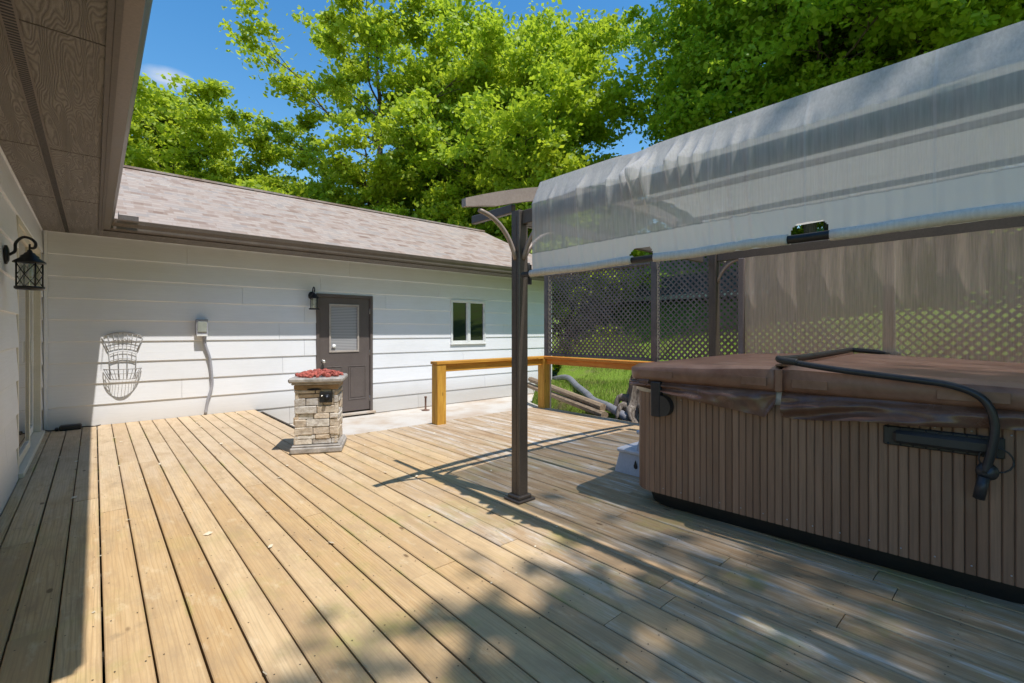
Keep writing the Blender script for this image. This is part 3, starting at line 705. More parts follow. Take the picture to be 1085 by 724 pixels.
# wire planter
def planter():
    t = empty('wire_planter', (.29, WY-.03, .6)); tag(t, 'fan-shaped grey wire wall planter hanging empty on back wall', 'planter')
    Y0 = WY-.035; zc = 1.17
    def rod(mb, pts, r=.004): mb.tube(pts, r, 5)
    X0 = .29
    mb = MB()
    def arc(w, zm, sag, y=Y0, n=14): return [(X0+w*(-1+2*i/n), y, zm+sag*(1-((-1+2*i/n)**2))) for i in range(n+1)]
    rod(mb, arc(.215, 1.175, .06), .006); rod(mb, arc(.190, 1.085, .05)); rod(mb, arc(.165, 1.00, .05), .005); rod(mb, arc(.14, .93, .045)); rod(mb, arc(.14, .84, .04), .005)
    for k in range(9):
        f = -1+k/4; rod(mb, [(X0+.21*f, Y0, 1.175+.06*(1-f*f)), (X0+.165*f, Y0, 1.00+.05*(1-f*f))], .0035)
    for k in range(7):
        f = -1+k/3; rod(mb, [(X0+.145*f, Y0, .965+.045*(1-f*f)), (X0+.14*f, Y0, .84+.04*(1-f*f))], .0035)
    for f in (-1, -.33, .33, 1): rod(mb, [(X0+.145*f, Y0, .97), (X0+.13*f, Y0, .63)], .005)
    rod(mb, [(X0-.215, Y0, 1.175), (X0-.145, Y0, .97)], .006); rod(mb, [(X0+.215, Y0, 1.175), (X0+.145, Y0, .97)], .006)
    for k in (-2, -1, 0, 1, 2):  # scroll work
        rod(mb, [(X0+k*.042+.016*math.cos(a*.52), Y0-.003, 1.145+.016*math.sin(a*.52)) for a in range(13)], .003)
    mb.build('back_frame', M['wire'], t)
    mb = MB()
    def half(w, d, z, n=16): return [(X0+w*math.cos(math.pi*i/n), Y0-d*math.sin(math.pi*i/n), z) for i in range(n+1)]
    rod(mb, half(.20, .17, .74), .006); rod(mb, half(.175, .15, .68)); rod(mb, half(.14, .12, .60), .005)
    for i in range(13):
        a = math.pi*i/12; rod(mb, [(X0+.20*math.cos(a), Y0-.17*math.sin(a), .74), (X0+.14*math.cos(a), Y0-.12*math.sin(a), .60)], .0035)
        if 0 < i < 12: rod(mb, [(X0+.14*math.cos(a), Y0-.12*math.sin(a), .60), (X0+.14*math.cos(a), Y0, .60)], .003)
    mb.build('basket', M['wire'], t)
planter()
# corner junk
mb = MB(); mb.box((-.33, WY-.22, .003), (-.12, WY-.10, .062), ch=.012); mb.box((-.37, WY-.20, .003), (-.335, WY-.12, .04), ch=.008)
t = empty('bait_box', (-.22, WY-.16, 0)); tag(t, 'low black plastic box on the deck in the wall corner', 'box'); mb.build('box_body', M['blackpl'], t)
mb = MB(); mb.tube(curve([(-.47, WY-.06, .008), (-.40, WY-.14, .008), (-.30, WY-.09, .01), (-.1, WY-.07, .008), (.0, WY-.12, .008), (.06, WY-.06, .008)], 6), .006, 6); mb.build('cord', M['black'], t)
st = empty('pipe_stub', (4.83, 7.95, -.3)); tag(st, 'short rusty pipe stub standing on the concrete by the wall', 'pipe')
mb = MB(); mb.lathe([(.0,0),(.08,0),(.08,.012),(.03,.02),(.018,.03),(.018,.24),(.026,.245),(.026,.275),(.0,.28)], (4.83, 7.95, -.299), 16); mb.build('pipe', M['rust'], st)

# ------------------------------------------------------------ railing
rl = empty('railing', (5.4, 5.3, 0)); tag(rl, 'low orange-stained timber railing at the far deck corner', 'railing')
def rbox(name, lo, hi, m, ch=.004): mb = MB(); mb.box(lo, hi, ch=ch); return mb.build(name, m, rl)
rbox('post', (3.40, 5.30, -.02), (3.54, 5.44, .80), M['rail_z']); rbox('post', (5.40, 5.28, -.02), (5.54, 5.42, .80), M['rail_z'])
rbox('post', (5.46, -1.4, -.02), (5.58, -1.28, .80), M['rail_z'])
rbox('rail', (3.39, 5.29, .803), (5.41, 5.46, .842), M['rail_x']); rbox('rail', (3.545, 5.33, .70), (5.395, 5.37, .80), M['rail_x'])
rbox('rail', (5.413, -1.4, .803), (5.57, 5.46, .842), M['rail_y']); rbox('rail', (5.455, -1.27, .72), (5.495, 5.275, .80), M['rail_y'])
# timbers
for i, (a, b, lab) in enumerate((((5.76, 4.35, -.02), (7.05, 7.35, .07), 'lower weathered edging timber holding the grass bank'), ((5.86, 4.45, .07), (7.10, 7.35, .20), 'upper weathered edging timber on top of another one'))):
    a, b = Vector(a), Vector(b); d = (b-a).normalized(); side = d.cross(Vector((0,0,1))).normalized()
    mb = MB(); prof = [(.065*math.cos(R(22.5+45*k)), .055*math.sin(R(22.5+45*k))) for k in range(8)]
    mb.extr(prof, a, b, side); o = mb.build('landscape_timber', M['timber']); tag(o, lab, 'timber', 'landscape timbers beside the path')
P = curve([(9.3, 9.0, zt(9.4,9)+.5), (8.3, 7.4, .16), (7.3, 6.2, .13), (6.75, 5.5, .09), (6.25, 4.95, .08), (5.95, 4.4, .07), (5.78, 3.95, -.02)], 14)
mb = MB(); mb.tube(P, [.062+.005*(i % 2) for i in range(len(P))], 14); tag(mb.build('drain_pipe', M['pipe']), 'flexible grey drain pipe snaking down over the grass', 'pipe')
# stump
def stump():
    t = empty('tree_stump', (6.12, 3.98, 0)); tag(t, 'gnarled grey-brown stump with splintered roots beside the hot tub', 'tree stump'); r = random.Random(5)
    mb = MB(); n = 26; m = 9; vs = []
    ph_ = [r.uniform(0, 6.28) for _ in range(5)]
    for j in range(m):
        f = j/(m-1); z = -.08+.66*f
        for k in range(n):
            a = 2*math.pi*k/n
            rad = (.17+.16*(1-f)**2.2)*(1+.16*math.sin(3*a+ph_[0])+.12*math.sin(5*a+ph_[1]+f*2)+.06*math.sin(11*a+ph_[2]))+r.uniform(-.012, .012)
            zz = z+(.09*math.sin(2*a+1)+r.uniform(-.04,.04) if j == m-1 else 0)
            vs.append((6.12+rad*math.cos(a)+.05*f, 3.98+rad*math.sin(a), zz))
    mb.add(vs, [(j*n+k, j*n+(k+1)%n, (j+1)*n+(k+1)%n, (j+1)*n+k) for j in range(m-1) for k in range(n)]+[tuple((m-1)*n+k for k in range(n))], 0, False)
    mb.build('trunk', M['stump'], t)
    for k in range(5):
        a = 2.0+k*.62; L = r.uniform(.34, .5); mb = MB(); h = r.uniform(.06, .20)
        p = [Vector((6.12+.15*math.cos(a), 3.98+.15*math.sin(a), h)), Vector((6.12+.30*math.cos(a), 3.98+.30*math.sin(a), h+.03)), Vector((6.12+L*math.cos(a+.2), 3.98+L*math.sin(a+.2), max(-.05, h-.2)))]
        mb.tube(curve(p, 4), [.085*(1-.1*i) for i in range(9)], 8); mb.build('root', M['stump'], t)
stump()
# ------------------------------------------------------------ lattice fence
fn = empty('lattice_fence', (5.72, 2.0, 0)); tag(fn, 'dark brown diagonal lattice fence on posts behind the hot tub', 'fence')
def lattice(y0, y1, z0, z1, X):
    mb = MB(); w = .0285; per = .0565*math.sqrt(2)
    hw = w/math.sqrt(2)
    hgt = z1-z0
    for sgn, xo in ((1, 0), (-1, .0055)):
        k = -int(hgt/per)-2
        while True:
            c = y0+k*per
            if c > y1+hgt+per: break
            # centre line: y = c + sgn-dependent t, z = z0+t ; clip polygon between y0 and y1
            pts = []
            def Y(t, o): return (c+t+o) if sgn > 0 else (c-t+o)
            # clip by marching t range
            ts = np.linspace(0, hgt, 2)
            lo, hi = 0.0, hgt
            ya = Y(0, 0); yb = Y(hgt, 0)
            if sgn > 0: lo = max(0, y0-c); hi = min(hgt, y1-c)
            else: lo = max(0, c-y1); hi = min(hgt, c-y0)
            if hi-lo > .01:
                A = [(X+xo, min(max(Y(lo, -hw), y0), y1), z0+lo), (X+xo, min(max(Y(lo, hw), y0), y1), z0+lo), (X+xo, min(max(Y(hi, hw), y0), y1), z0+hi), (X+xo, min(max(Y(hi, -hw), y0), y1), z0+hi)]
                mb.add(A+[(x+.005, y, z) for x, y, z in A], [(0,1,2,3),(7,6,5,4),(0,4,5,1),(1,5,6,2),(2,6,7,3),(3,7,4,0)])
            k += 1
    return mb
LZ0, LZ1 = .86, 2.20
pan = lattice(3.53, 5.47, LZ0, LZ1, 5.70); pan.build('lattice_panel', M['latt'], fn)
lattice(1.0, 3.43, LZ0, LZ1, 5.70).build('lattice_panel', M['latt'], fn)
lattice(-1.9, .90, LZ0, LZ1+.05, 5.70).build('lattice_panel', M['latt'], fn)
for y in (5.52, 3.48, .95, -1.95):
    mb = MB(); mb.box((5.69, y-.045, -.2), (5.78, y+.045, LZ1+.03), ch=.004); mb.build('post', M['lattpost'], fn)
mb = MB(); mb.box((5.68, 3.53, LZ1-.03), (5.699, 5.47, LZ1+.0)); mb.build('frame_rail', M['latt'], fn); mb = MB(); mb.box((5.68, 3.53, LZ0-.02), (5.699, 5.47, LZ0+.02)); mb.build('frame_rail', M['latt'], fn)

# ------------------------------------------------------------ pergola
pg = empty('pergola', (3.8, .9, 0)); tag(pg, 'bronze steel pergola with arched top beams sheltering the hot tub', 'pergola')
PX0, PX1, PY0, PY1 = 2.36, 5.25, 2.56, -1.2; ph2 = .045
def arch(X): 
    t = (X-3.82)/1.97; return 2.46-.37*t*t
for X, Y in ((PX0, PY0), (PX1, PY0-.12), (PX0, PY1), (PX1, PY1)):
    mb = MB(); mb.box((X-ph2, Y-ph2, .012), (X+ph2, Y+ph2, 2.14), ch=.006)
    mb.box((X-ph2-.0025, Y-.012, .02), (X-ph2+.001, Y+.012, 2.1)); p = mb.build('post', M['bronze'], pg)
    mb = MB(); mb.box((X-.085, Y-.085, .003), (X+.085, Y+.085, .018), ch=.004); mb.box((X-.065, Y-.065, .018), (X+.065, Y+.065, .045), ch=.006); mb.build('foot_plate', M['bronze'], p)
def archbeam(Y, xa, xb, th=.10, w=.045, mat='bronze_l', name='arch_beam', dz=0):
    mb = MB(); n = 28; up = []; lo = []
    for i in range(n+1):
        X = xa+(xb-xa)*i/n; z = arch(X)+dz
        e = min(i, n-i)/n; t = th*(.55+.45*min(1, e*14))
        up.append((X, z+th/2)); lo.append((X, z+th/2-t))
    vs = [(x, Y-w/2, z) for x, z in up]+[(x, Y-w/2, z) for x, z in lo]+[(x, Y+w/2, z) for x, z in up]+[(x, Y+w/2, z) for x, z in lo]; q = n+1; fs = []
    for i in range(n): fs += [(i, q+i, q+i+1, i+1), (2*q+i, 2*q+i+1, 3*q+i+1, 3*q+i), (i, i+1, 2*q+i+1, 2*q+i), (q+i, 3*q+i, 3*q+i+1, q+i+1)]
    fs += [(0, 2*q, 3*q, q), (n, q+n, 3*q+n, 2*q+n)]
    mb.add(vs, fs); return mb.build(name, M[mat], pg)
archbeam(PY0, 1.85, 5.78); archbeam(PY1, 1.85, 5.78)
def bar(name, lo, hi, m='bronze', ch=.004): mb = MB(); mb.box(lo, hi, ch=ch); return mb.build(name, M[m], pg)
bar('side_beam', (PX0-.02, PY1+.05, 2.035), (PX0+.03, PY0-.048, 2.135)); bar('side_beam', (PX1-.03, PY1+.05, 2.035), (PX1+.03, PY0-.17, 2.125))
bar('side_beam', (PX0-.035, PY0+.048, 2.135), (PX0+.005, PY0+.55, 2.20))
bar('cross_beam', (PX0+.05, PY0-.02, 2.035), (PX1-.05, PY0+.02, 2.11)); bar('cross_beam', (PX0+.05, PY1-.02, 2.035), (PX1-.05, PY1+.02, 2.11))
for X in (3.42, 3.82, 4.60):
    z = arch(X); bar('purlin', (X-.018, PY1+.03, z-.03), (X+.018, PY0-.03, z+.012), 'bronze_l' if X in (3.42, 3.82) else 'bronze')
def brace(p0, p1, bulge):
    p0 = Vector(p0); p1 = Vector(p1); m = (p0+p1)/2+Vector(bulge)
    mb = MB(); mb.tube([p0*(1-t)**2+m*2*t*(1-t)+p1*t*t for t in [i/12 for i in range(13)]], .017, 8, flat=1.0); mb.build('brace', M['bronze_l'], pg)
brace((PX0-.04, PY0, 1.78), (1.98, PY0, 2.085), (.08, 0, .12)); brace((PX0, PY0-.04, 1.78), (PX0, PY0-.38, 2.05), (0, .08, .12))
brace((PX1, PY0-.16, 1.80), (PX1, PY0-.42, 2.04), (0, .06, .10)); brace((PX0+.04, PY0, 1.78), (PX0+.42, PY0, 2.04), (-.08, 0, .10))
mb = MB(); 
for z in (1.60, 1.70): mb.box((PX0+.046, PY0-.03, z), (PX0+.10, PY0+.03, z+.05), ch=.004)
mb.tube([(PX0+.07, PY0-.02, 1.62), (PX0+.07, PY0-.02, 1.76)], .012, 8); mb.build('latch', M['black'], pg)
# drape: long side panel hanging over the left side beam
DXX = 2.30; ZH = 1.634
def fold(y, t):
    """t: distance down from top edge; returns outward wobble"""
    a = 0.0
    for yc, w, am in ((1.50, .03, .14), (1.585, .018, .08), (1.93, .02, .045), (1.31, .02, .08), (1.23, .016, .06), (1.085, .012, .010), (.673, .012, .007), (.241, .012, .007), (1.44, .014, .08), (1.70, .016, .045), (1.16, .016, .04), (2.20, .02, .015), (.98, .02, .018), (.90, .015, .014)):
        a += am*math.exp(-((y-yc)/w)**2)*(1 if yc < 1.1 else math.exp(-((t-.16-.05*math.sin(yc*23))/.15)**2))
    a = max(a, 0); a += .006*math.sin(y*7.3+t*2)*(t+.2)+.0022*math.sin(y*131+t*9)*min(1, t*2)+ .004*math.sin(y*17)+.003*math.sin(y*41+1.3)*(1-t)+.0025*math.sin(y*83+t*6)
    return a
yA, yB = 2.385, -1.25; nyy = 520; ntt = 96
prof = []
for j in range(ntt+1):
    f = j/ntt
    if f < .22:
        g_ = f/.22; X = 2.40-.10*g_; Z = 2.325-.175*g_
    else:
        g_ = (f-.22)/.78; X = 2.30; Z = 2.15-(2.15-ZH)*g_
    prof.append((X, Z, f))
mb = MB(); vs = []; ids = {}
for i in range(nyy+1):
    y = yA+(yB-yA)*i/nyy
    for j, (X, Z, f) in enumerate(prof):
        t = 2.325-Z; amp = min(1, t*6)
        w = fold(y, t)*amp*min(1, max(.15, (t+.12)*3))
        sag = .012*math.sin((y+.2)*2.8)*math.sin(min(1, f*1.2)*math.pi) 
        dz = -.014*math.exp(-((y-1.58)/.10)**2)*(1-f)
        yy = y + .02*math.exp(-((f-1)**2)/.08)*math.sin(y*5)
        lean = 0.012*f
        vs.append((X-w+sag+lean, yy, Z+dz))
def cut(y, z):
    for yc, hwid, ztop in ((.657, .078, 1.726), (1.476, .069, 1.726)):
        if abs(y-yc) < hwid:
            r_ = .045; dx = abs(y-yc)-(hwid-r_); zt2 = ztop if dx < 0 else ztop-r_+math.sqrt(max(0, r_*r_-dx*dx))
            if z < zt2: return True
    return False
jc = next(j for j, p in enumerate(prof) if p[2] >= .22)
nv0 = len(vs); vs += [vs[i*(ntt+1)+jc] for i in range(nyy+1)]   # crisp crease over the beam
fs = []
for i in range(nyy):
    y = yA+(yB-yA)*(i+.5)/nyy
    for j in range(ntt):
        Z = (prof[j][1]+prof[j+1][1])/2
        if cut(y, Z): continue
        a = i*(ntt+1)+j; q4 = [a, a+1, a+ntt+2, a+ntt+1]
        if j == jc-1: q4[1] = nv0+i; q4[2] = nv0+i+1
        fs.append(tuple(q4))
mb.add(vs, fs, 0, True)
dr = empty('canopy_drape', (2.30, 0, 0)); tag(dr, 'long translucent grey mesh drape hanging along the pergola side', 'drape')
mb.build('drape_cloth', M['drape'], dr)
hm = M['hem'] = fabric('hem_cloth', (.84, .80, .77), .0, False, trans=.25)
for a, b in ((2.385, 1.547), (1.405, .737), (.577, -1.25)):
    mb = MB(); n = 40; mb.tube([(2.305+.002*math.sin(i), a+(b-a)*i/n, ZH+.022+.004*math.sin((a+(b-a)*i/n)*9)) for i in range(n+1)], .024, 12, flat=1.0); mb.build('hem_sleeve', hm, dr)
mb = MB(); mb.tube([(2.305, 2.47, ZH+.022), (2.305, -1.3, ZH+.022)], .0185, 12); mb.build('weight_rod', M['black'], dr)
# roof cloth
mb = MB(); nX, nY = 60, 60; vs = []
for i in range(nX+1):
    X = 2.44+(5.20-2.44)*i/nX
    for j in range(nY+1):
        Y = 2.34+(-1.22-2.34)*j/nY
        z = arch(X)+.025-.012*abs(math.sin((Y-2.5)*math.pi/1.25)) + (-.095 if i == 0 else 0)*0 + .008*math.sin(X*23)
        vs.append((X, Y, z))
mb.add(vs, [(i*(nY+1)+j, (i+1)*(nY+1)+j, (i+1)*(nY+1)+j+1, i*(nY+1)+j+1) for i in range(nX) for j in range(nY)], 0, True)
rc = mb.build('canopy_cloth', M['roofcloth']); tag(rc, 'beige cloth canopy stretched over the arched pergola top', 'canopy')
# curtain at the back
mb = MB(); n = 420; m_ = 24; vs = []
for i in range(n+1):
    y = 2.08-3.2*i/n
    for j in range(m_+1):
        z = 2.035-(2.035-.12)*j/m_
        x = 5.19+.009*math.sin(y*15+.6*math.sin(y*4))+.003*math.sin(y*47)+(.01 if j else 0)*math.sin(z*3)
        vs.append((x, y, z))
mb.add(vs, [(i*(m_+1)+j, i*(m_+1)+j+1, (i+1)*(m_+1)+j+1, (i+1)*(m_+1)+j) for i in range(n) for j in range(m_)], 0, True)
ct = empty('curtain', (5.19, .5, 2.03)); tag(ct, 'sheer brown curtain hung across the back of the pergola', 'curtain'); mb.build('curtain_cloth', M['curtain'], ct)
mb = MB(); mb.box((5.15, 2.075, .12), (5.20, 2.135, 2.03), ch=.008); mb.build('edge_hem', grime('mauve_hem', (.17, .14, .14), .8), ct)

# ------------------------------------------------------------ hot tub
TA = math.atan2(.065, .9979)
C0 = Vector((2.925, 1.975, 0)); e1 = Vector((math.sin(TA), -math.cos(TA), 0)); e2 = Vector((math.cos(TA), math.sin(TA), 0))
TL, TW = 2.14, 2.14
def T(a, b, z): return C0+e1*a+e2*b+Vector((0, 0, z))     # a along the visible face, b into the tub
tub = empty('hot_tub', T(TL/2, TW/2, 0)); tag(tub, 'square brown hot tub with vertical slats on a black base', 'hot tub')
def rrect(rad, inset, n=8):
    pts = []
    for ca, cb, a0 in ((inset+rad, inset+rad, math.pi), (TL-inset-rad, inset+rad, 1.5*math.pi), (TL-inset-rad, TW-inset-rad, 0), (inset+rad, TW-inset-rad, .5*math.pi)):
        for k in range(n+1):
            a = a0+math.pi/2*k/n; pts.append((ca+rad*math.cos(a), cb+rad*math.sin(a)))
    return pts
def loft(levels, mat, name, parent, cap=True, smooth=True):
    mb = MB(); m = len(levels[0][0]); vs = []
    for pts, z in levels: vs += [T(a, b, z) for a, b in pts]
    fs = [(i*m+k, i*m+(k+1)%m, (i+1)*m+(k+1)%m, (i+1)*m+k) for i in range(len(levels)-1) for k in range(m)]
    mb.add(vs, fs, 0, smooth)
    if cap: n0 = len(mb.v); mb.add(vs[-m:], [tuple(range(m))], 0, False)
    return mb.build(name, mat, parent)
loft([(rrect(.16, .10), 0.002), (rrect(.16, .075), .02), (rrect(.17, .055), .10), (rrect(.17, .05), .15)], M['base'], 'base', tub)
loft([(rrect(.15, .014), .128), (rrect(.15, .014), .80)], M['joist'], 'cabinet_core', tub, smooth=False)
# slats following the outline
def outline(inset, rad, step):
    P = rrect(rad, inset, 10); P.append(P[0]); out = []; 
    L = [0]
    for p, q in zip(P[:-1], P[1:]): L.append(L[-1]+math.hypot(q[0]-p[0], q[1]-p[1]))
    tot = L[-1]; n = int(tot/step); st = tot/n; i = 0
    for k in range(n+1):
        s0 = min(k*st, tot-1e-6)
        while L[i+1] < s0: i += 1
        f = (s0-L[i])/max(1e-9, L[i+1]-L[i]); out.append((P[i][0]+(P[i+1][0]-P[i][0])*f, P[i][1]+(P[i+1][1]-P[i][1])*f))
    return out
O1 = outline(.0, .165, .040); mb = MB(); r = random.Random(3)
for p, q in zip(O1[:-1], O1[1:]):
    d = Vector((q[0]-p[0], q[1]-p[1], 0)); L = d.length; d.normalize(); nn = Vector((d.y, -d.x, 0))
    col = (r.random(), r.random(), 0)
    a = Vector((p[0], p[1], 0))+d*.0011; b = Vector((q[0], q[1], 0))-d*.0011
    inn = -nn*.014; ce = .0045
    pr = [a+inn, a-nn*ce, a+d*ce, b-d*ce, b-nn*ce, b+inn]
    zb = .118; zt3 = .815
    vs = [T(v.x, v.y, zb) for v in pr]+[T(v.x, v.y, zt3) for v in pr]
    mb.add(vs, [(i, (i+1) % 6, 6+(i+1) % 6, 6+i) for i in range(6)]+[(5,4,3,2,1,0), (6,7,8,9,10,11)], 0, False, col)
slo = mb.build('cabinet_slats', M['slat'], tub)
mb = MB()
for k in range(1, 32, 2):
    a = .19+k*.0635
    if a > TL-.15: break
    for z in (.16, .785):
        mb = MB(); mb.lathe([(0,0),(.004,0),(.003,.0015),(0,.002)], (0,0,0), 8)
        mb.v = [tuple(T(a+v[0], -.001-v[2], z+v[1])) for v in mb.v]; mb.build('screw', M['galv'], slo)
loft([(rrect(.16, .012), .81), (rrect(.165, -.012), .825), (rrect(.165, -.02), .87), (rrect(.16, -.005), .895)], M['rim'], 'rim', tub)
# cover: two halves with a hinge gap, standing on the tub = its own thing
cv = empty('tub_cover', T(TL/2, TW/2, .9)); tag(cv, 'brown vinyl folding spa cover lying on the hot tub', 'tub cover')
def half(a0, a1, far):
    mb = MB(); na, nb = 24, 48; ov = .03
    def ztop(a): return 1.012+.040*(1-abs(a-TL/2)/(TL/2))
    bs = [-ov+(TW+2*ov)*j/nb for j in range(nb+1)]; As = [a0+(a1-a0)*i/na for i in range(na+1)]
    rad = .15
    def clampc(a, b):
        # round the outer corners
        ac = a
        cx = (-ov+rad) if not far else (TL+ov-rad)
        out = (a < cx) if not far else (a > cx)
        if out:
            for cb, lowside in ((-ov+rad, True), (TW+ov-rad, False)):
                if (b < cb) == lowside and b != cb:
                    dx, dy = a-cx, b-cb; m = max(abs(dx), abs(dy)); h = math.hypot(dx, dy)
                    if h > 1e-9: s = m/h; return cx+dx*s, cb+dy*s
        return a, b
    top = {}; rr2 = random.Random(a0.__hash__())
    for i, a in enumerate(As):
        for j, b in enumerate(bs):
            ca, cb = clampc(a, b); eb = min(b+ov, TW+ov-b, (a+ov) if not far else (TL+ov-a), abs(a-(a1 if not far else a0))+.02)
            z = ztop(ca)-.022*math.exp(-eb/.018)+.003*math.sin(b*7+a*3)*math.sin(a*9)
            top[i, j] = len(mb.v); mb.v.append(tuple(T(ca, cb, z))); mb.col.append((0,0,0))
    for i in range(na):
        for j in range(nb): mb.f.append((top[i,j], top[i+1,j], top[i+1,j+1], top[i,j+1])); mb.m.append(0); mb.sm.append(True)
    # sides
    loop = [(i, 0) for i in range(na+1)]+[(na, j) for j in range(1, nb+1)]+[(i, nb) for i in range(na-1, -1, -1)]+[(0, j) for j in range(nb-1, 0, -1)]
    Ltop = [Vector(mb.v[top[q]]) for q in loop]; n = len(loop); base = len(mb.v)
    ctr = T((a0+a1)/2, TW/2, .95)
    for lv, (zz, o) in enumerate(((.985, .010), (.955, .012), (.918, .006), (.90, -.01))):
        for p in Ltop:
            dd = Vector((p.x-ctr.x, p.y-ctr.y, 0)).normalized(); mb.v.append((p.x+dd.x*o, p.y+dd.y*o, zz)); mb.col.append((0,0,0))
    prev = []
    for k in range(n): prev.append(len(mb.v)); mb.v.append(tuple(Ltop[k])); mb.col.append((0,0,0))
    for lv in range(4):
        cur = [base+lv*n+k for k in range(n)]
        for k in range(n): mb.f.append((prev[k], cur[k], cur[(k+1)%n], prev[(k+1)%n])); mb.m.append(0); mb.sm.append(True)
        prev = cur
    mb.f.append(tuple(prev)); mb.m.append(0); mb.sm.append(False)
    return mb.build('cover_half', M['vinyl'], cv)
hg = TL*.46
half(-.03, hg-.012, False); half(hg+.012, TL+.03, True)
mb = MB(); mb.box((-.03, 0, 0), (.03, TW-.02, .01)); mb.v = [tuple(T(hg+x, y+.0, 1.045+z)) for x, y, z in mb.v]; mb.build('hinge_strip', M['vinyl'], cv)
# panel seams on the cover edge
for a, b in ((.10, .34), (.92-.14, .92), (1.05, 1.22), (1.66, 1.90)):
    mb = MB(); mb.box((0, 0, 0), (b-a, .003, .050), ch=.001); mb.v[-24:] = [tuple(T(a+v[0], -.047-v[1], .928+v[2])) for v in mb.v[-24:]]; mb.build('edge_patch', M['vinyl'], cv)
mb = MB(); mb.box((-.018, -.058, .90), (.018, -.040, 1.03), ch=.004); mb.v = [tuple(T(hg+v[0], v[1], v[2])) for v in mb.v]; mb.build('strap', M['vinyl'], cv)
# skirts hanging below the cover, sagging cloth
def skirt(name, a0, a1, depth):
    mb = MB(); n = 90; m = 16; vs = []
    for i in range(n+1):
        f = i/n; a = a0+(a1-a0)*f
        for j in range(m+1):
            g = j/m; dep = depth(f)
            out = .012+.034*math.sin(min(1, g*1.5)*math.pi/2)+(.014*math.sin(f*9+g*4)+.013*math.sin(g*11+f*7+1.5*math.sin(f*5))*(.5+.5*math.sin(f*4+1))+.003*math.sin(f*41-g*6))*min(1, g*2.5)
            vs.append(tuple(T(a, -out, .903-dep*g)))
    mb.add(vs, [(i*(m+1)+j, i*(m+1)+j+1, (i+1)*(m+1)+j+1, (i+1)*(m+1)+j) for i in range(n) for j in range(m)], 0, True)
    mb.build(name, M['skirtv'], cv)
skirt('skirt', .02, .965, lambda f: (.045+.12*f**1.3+.02*math.sin(f*math.pi)*f)*(1-max(0, f-.94)*9))
skirt('skirt', .995, 2.12, lambda f: .15-.065*min(1, f*1.15)+.008*math.sin(f*14)*(1-f))
mb = MB(); n = 12  # far side skirt wrapping the corner
vs = []
for i in range(n+1):
    a = math.pi+math.pi/2*i/n
    for g in (0, .5, 1): rr_ = .20+.02*math.sin(g*3); vs.append(tuple(T(.165+rr_*math.cos(a), .165+rr_*math.sin(a), .915-(.05+.02*(1-i/n))*g)))
mb.add(vs, [(i*3+j, i*3+j+1, (i+1)*3+j+1, (i+1)*3+j) for i in range(n) for j in range(2)], 0, True); mb.build('skirt', M['skirtv'], cv)
# cover lifter
TL0 = T
def T(a, b, z): return TL0(a-(.045 if a > 1.2 else 0), b, z)
lf = empty('cover_lifter', T(1.9, -.05, .64)); tag(lf, 'black tubular cover lifter arm bent over the spa cover', 'cover lifter')
def Tz(a, b, z): return T(a, b, z)
arm = curve([Tz(1.865, -.085, .62), Tz(1.885, -.085, .72), Tz(1.895, -.085, .84), Tz(1.86, -.085, .945), Tz(1.76, -.082, .998), Tz(1.60, -.080, 1.018), Tz(1.3, -.075, 1.048), Tz(hg+.03, -.07, 1.082)], 8)
mb = MB(); mb.tube(arm, .0165, 12); mb.build('arm', M['lifter'], lf)
mb = MB(); mb.tube(curve([Tz(hg+.10, -.071, 1.076), Tz(hg+.03, -.070, 1.083), Tz(hg+.0, -.04, 1.090), Tz(hg, .05, 1.085), Tz(hg, .6, 1.078), Tz(hg, 1.3, 1.078), Tz(hg, 2.12, 1.078), Tz(hg+.05, 2.2, 1.075), Tz(hg+.4, 2.21, 1.05)], 8), .020, 12); mb.build('crossbar', M['blackpl'], lf)
mb = MB(); mb.tube([Tz(1.845, -.085, .50), Tz(1.862, -.085, .60)], .021, 12); mb.build('grip', M['lifter'], lf)
mb = MB(); mb.lathe([(0,0),(.038,0),(.038,.014),(.02,.022),(0,.024)], (0,0,0), 20); mb.v = [tuple(T(1.872+v[0], -.062-v[2]*1.6, .625+v[1])) for v in mb.v]; mb.build('pivot', M['lifter'], lf)
mb = MB(); mb.box((1.50, -.018, .675), (1.93, -.003, .772), ch=.006); mb.v = [tuple(T(*v)) for v in mb.v]
q = MB(); q.box((1.54, -.056, .692), (1.90, -.019, .757), ch=.015); q.v = [tuple(T(*v)) for v in q.v]; mb.merge(q)
mb.build('mount_bracket', M['blackpl'], lf)
mb = MB(); mb.tube([T(1.95+.055*math.cos(k*.4)-.05, -.05, .675+.055*math.sin(k*.4)) for k in range(17)], .004, 6); mb.build('cable', M['blackpl'], lf)
for k in range(9):
    for z in (.682, .765):
        q = MB(); q.lathe([(0,0),(.006,0),(.005,.003),(0,.004)], (0,0,0), 8); q.v = [tuple(T(1.52+k*.048+v[0], -.018-v[2], z+v[1])) for v in q.v]; q.build('bolt', M['lifter'], lf)
T = TL0
